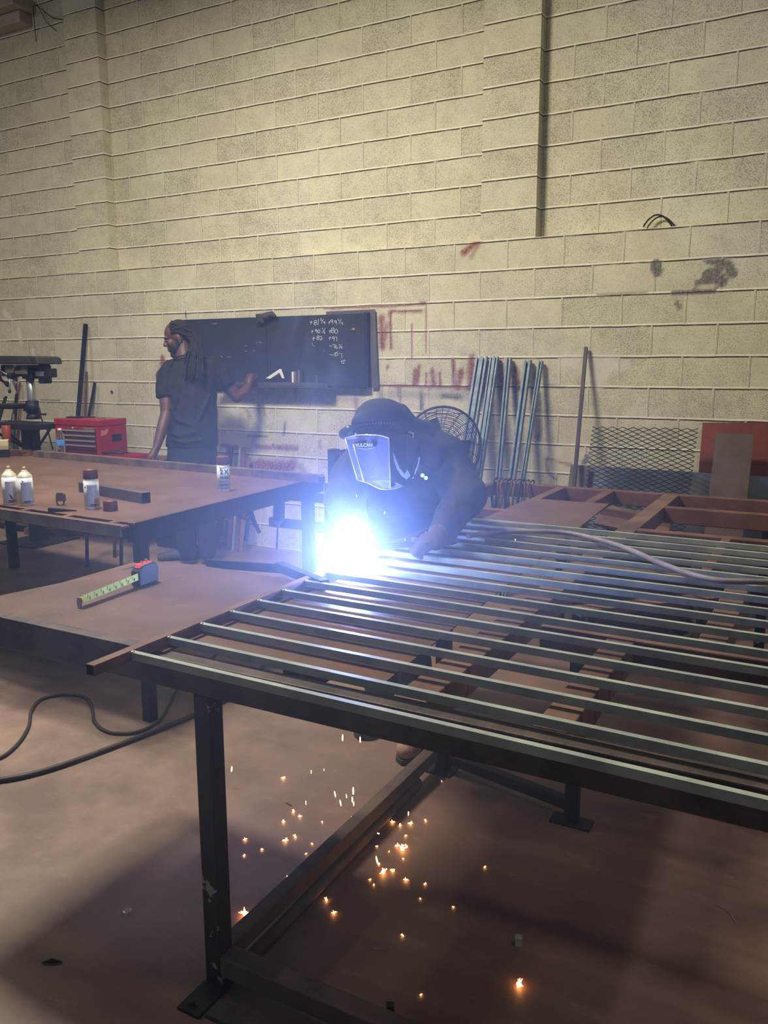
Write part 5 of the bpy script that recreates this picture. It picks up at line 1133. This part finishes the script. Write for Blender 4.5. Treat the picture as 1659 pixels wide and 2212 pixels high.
floor_sp = [(530, 1980, 2.6), (1124, 2130, 2.4), (612, 1682, 1.5), (633, 1755, 1.6), (648, 1765, 1.3), (613, 1776, 1.6), (616, 1817, 1.8), (637, 1809, 1.5), (530, 1815, 1.3), (566, 1836, 1), (710, 1826, 1.8), (674, 1824, .8), (822, 1731, 2.0), (813, 1785, 1.3), (760, 1770, 1.5), (848, 1778, 1.6), (865, 1784, 1.5), (886, 1780, 1.6), (919, 1774, 1.1), (877, 1807, 1.0),
   (870, 1835, 2.4), (857, 1828, 1.6), (877, 1829, 1.2), (830, 1887, 2.2), (848, 1882, 1.5), (818, 1868, 1), (877, 1903, 1.5), (808, 1912, .8), (799, 1901, .8), (704, 1946, 1.5), (722, 1974, 1.5), (621, 1895, .9), (918, 1910, .9), (869, 2022, .9), (1048, 1874, .9), (979, 1960, .7), (527, 1849, .9), (790, 1772, .9), (760, 1832, .8), (814, 1829, .8), (954, 1688, .6), (904, 1692, .6), (908, 1942, .7), (661, 1845, .7), (696, 1777, .8), (910, 2150, .7), (871, 1856, .7), (840, 1840, .6)]
ORD = 'topmost second third fourth fifth sixth seventh eighth ninth tenth eleventh twelfth thirteenth fourteenth fifteenth sixteenth seventeenth eighteenth nineteenth twentieth'.split()
def zone(x, y):
    e = 471+(y-2064)*(902-471)/(1633-2064)      # the long stretcher on the floor
    if y > 2000: return 'near the bottom edge'
    if x < e-130: return 'far left of the stretcher'
    if x < e-20: return 'just left of the stretcher'
    if x < e+95: return 'along the stretcher'
    return 'on the floor right of the stretcher'
def sizew(s_): return 'large' if s_ > 1.9 else 'bright' if s_ > 1.2 else 'small' if s_ > .85 else 'tiny'
cnt = {}; lab_of = {}
for i, (x, y, s_) in sorted(enumerate(floor_sp), key=lambda q: q[1][1]):
    k = (zone(x, y), sizew(s_)); n_ = cnt.get(k, 0); cnt[k] = n_+1
    lab_of[i] = '%s glowing orange spark %s, %s from the top' % (sizew(s_), zone(x, y), ORD[n_] if n_ else 'first')
for i, (x, y, s_) in enumerate(floor_sp):
    c = s0 if i == 0 else s0.copy()
    if i: COL.objects.link(c)
    c['label'] = lab_of[i]; c.location = on(x, y, Z=.001); c.scale = (s_*(.95 if s_ > 1.9 else .72),)*3; c.rotation_euler = (0, 0, i*1.7)
b = MB(); b.tube([(0, 0, -.5), (0, 0, -.25), (0, 0, .25), (0, 0, .5)], [.05, .11, .11, .05], 6); d0 = b.go('spark', hot2, None, True)
d0['category'] = 'spark'; d0['group'] = 'sparks falling under the panel'; d0['label'] = LABA
fall = [(500, 1667, .022, .25), (590, 1524, .016, -.25), (599, 1519, .008, .4), (740, 1600, .022, .05), (778, 1604, .020, 0), (725, 1722, .018, -.4), (737, 1741, .018, -.5), (763, 1716, .024, .0), (749, 1724, .012, -.3), (761, 1733, .018, 0), (764, 1741, .014, 0), (882, 1762, .014, .05), (816, 1866, .020, -.5), (672, 1671, .012, .1), (661, 1738, .012, 0), (729, 1797, .014, .9), (745, 1790, .016, .5), (903, 1247, .010, -.4), (768, 1112, .008, .1), (770, 1073, .006, 0), (722, 1144, .008, 0), (705, 1141, .008, .9), (830, 1110, .009, .5), (875, 1168, .006, 0), (1113, 1168, .006, 0), (860, 1250, .006, 0), (998, 1299, .005, 0), (815, 1800, .016, 1.2), (700, 1665, .008, 0)]
cnt = {}; lab_of = {}
for i, (x, y, L0, a) in sorted(enumerate(fall), key=lambda q: q[1][0]):
    up_ = y < 1450; z_ = ('upper' if y < 1620 else 'middle' if y < 1700 else 'lower'); k = (up_, z_, L0 > .015); n_ = cnt.get(k, 0); cnt[k] = n_+1
    lab_of[i] = ('glowing spark in the air round the arc, %s from the left' % (ORD[n_] if n_ else 'leftmost')) if up_ else '%s falling yellow spark, %s band under the panel, %s from the left' % ('long' if L0 > .015 else 'short', z_, ORD[n_] if n_ else 'first')
for i, (x, y, L0, a) in enumerate(fall):
    c = d0 if i == 0 else d0.copy()
    if i: COL.objects.link(c)
    if y > 1450:
        q = on(x, y, Y=-3.25); c.location = q if q.z > .06 else on(x, y, Z=.06)
    else:
        c.location = at(x, y, 2.85); c['group'] = 'sparks flying around the arc'
    c['label'] = lab_of[i].replace('leftmost from the left', 'first from the left'); c.scale = (L0*1.0, L0*1.0, L0*1.15); c.rotation_euler = (a*.48, a*.88, 0)
# welding fumes, thickened and spread to imitate lens glare round the arc, with wisps
fm = bpy.data.materials.new('fume_and_glare'); fm.use_nodes = True; nt = fm.node_tree; N = nt.nodes; L = nt.links; N.clear()
out = N.new('ShaderNodeOutputMaterial'); vp = N.new('ShaderNodeVolumeScatter'); L.new(vp.outputs[0], out.inputs['Volume'])
vp.inputs['Color'].default_value = (.50, .64, 1, 1); vp.inputs['Anisotropy'].default_value = .1
g_ = N.new('ShaderNodeNewGeometry')
vm = N.new('ShaderNodeVectorMath'); vm.operation = 'SUBTRACT'; vm.inputs[1].default_value = ARC; L.new(g_.outputs['Position'], vm.inputs[0])
vl = N.new('ShaderNodeVectorMath'); vl.operation = 'LENGTH'; L.new(vm.outputs[0], vl.inputs[0])
def m1(op, a, b_=None, c=None):
    n = N.new('ShaderNodeMath'); n.operation = op
    for i_, v_ in enumerate((a, b_, c)):
        if v_ is None: continue
        if isinstance(v_, (int, float)): n.inputs[i_].default_value = v_
        else: L.new(v_, n.inputs[i_])
    return n.outputs[0]
r = vl.outputs['Value']
core = m1('MULTIPLY', m1('POWER', 2.718, m1('MULTIPLY', m1('POWER', m1('DIVIDE', r, CORE_R), 2), -1)), CORE_D)
CLOUD = ARC+V((.24, -.40, .02))      # haze centre moved towards the camera so the cloud veils like glare
vm2 = N.new('ShaderNodeVectorMath'); vm2.operation = 'SUBTRACT'; vm2.inputs[1].default_value = CLOUD; L.new(g_.outputs['Position'], vm2.inputs[0])
vl2 = N.new('ShaderNodeVectorMath'); vl2.operation = 'LENGTH'; L.new(vm2.outputs[0], vl2.inputs[0])
wide = m1('MULTIPLY', m1('POWER', 2.718, m1('MULTIPLY', m1('POWER', m1('DIVIDE', vl2.outputs['Value'], WIDE_R), 2), -1)), WIDE_D)
nz_ = N.new('ShaderNodeTexNoise'); nz_.inputs['Scale'].default_value = 9; nz_.inputs['Detail'].default_value = 4; nz_.inputs['Distortion'].default_value = 1.4
mp = N.new('ShaderNodeMapping'); mp.inputs['Scale'].default_value = (1, 1, .6); L.new(g_.outputs['Position'], mp.inputs[0]); L.new(mp.outputs[0], nz_.inputs['Vector'])
sepz = N.new('ShaderNodeSeparateXYZ'); L.new(vm.outputs[0], sepz.inputs[0])
# plume rising to the upper left of the arc
pz = sepz.outputs[2]
ax = m1('ADD', sepz.outputs[0], m1('MULTIPLY', pz, .30)); ay = m1('ADD', sepz.outputs[1], m1('MULTIPLY', pz, -.15))
rad = m1('SQRT', m1('ADD', m1('POWER', ax, 2), m1('POWER', ay, 2)))
col_ = m1('MULTIPLY', m1('POWER', 2.718, m1('MULTIPLY', m1('POWER', m1('DIVIDE', rad, .09), 2), -1)), m1('GREATER_THAN', pz, 0))
wisp = m1('MULTIPLY', m1('MULTIPLY', m1('MAXIMUM', m1('MULTIPLY', m1('SUBTRACT', nz_.outputs['Fac'], .5), 5), 0), col_), WISP_D)
L.new(m1('ADD', m1('ADD', core, wide), wisp), vp.inputs['Density'])
o = MB().ell(CLOUD, (HAZE,)*3, None, 32, 20).go('smoke_and_glare', fm); tag(o, 'bluish welding smoke, shaped to add a glare veil round the bright arc', 'smoke', kind='stuff')
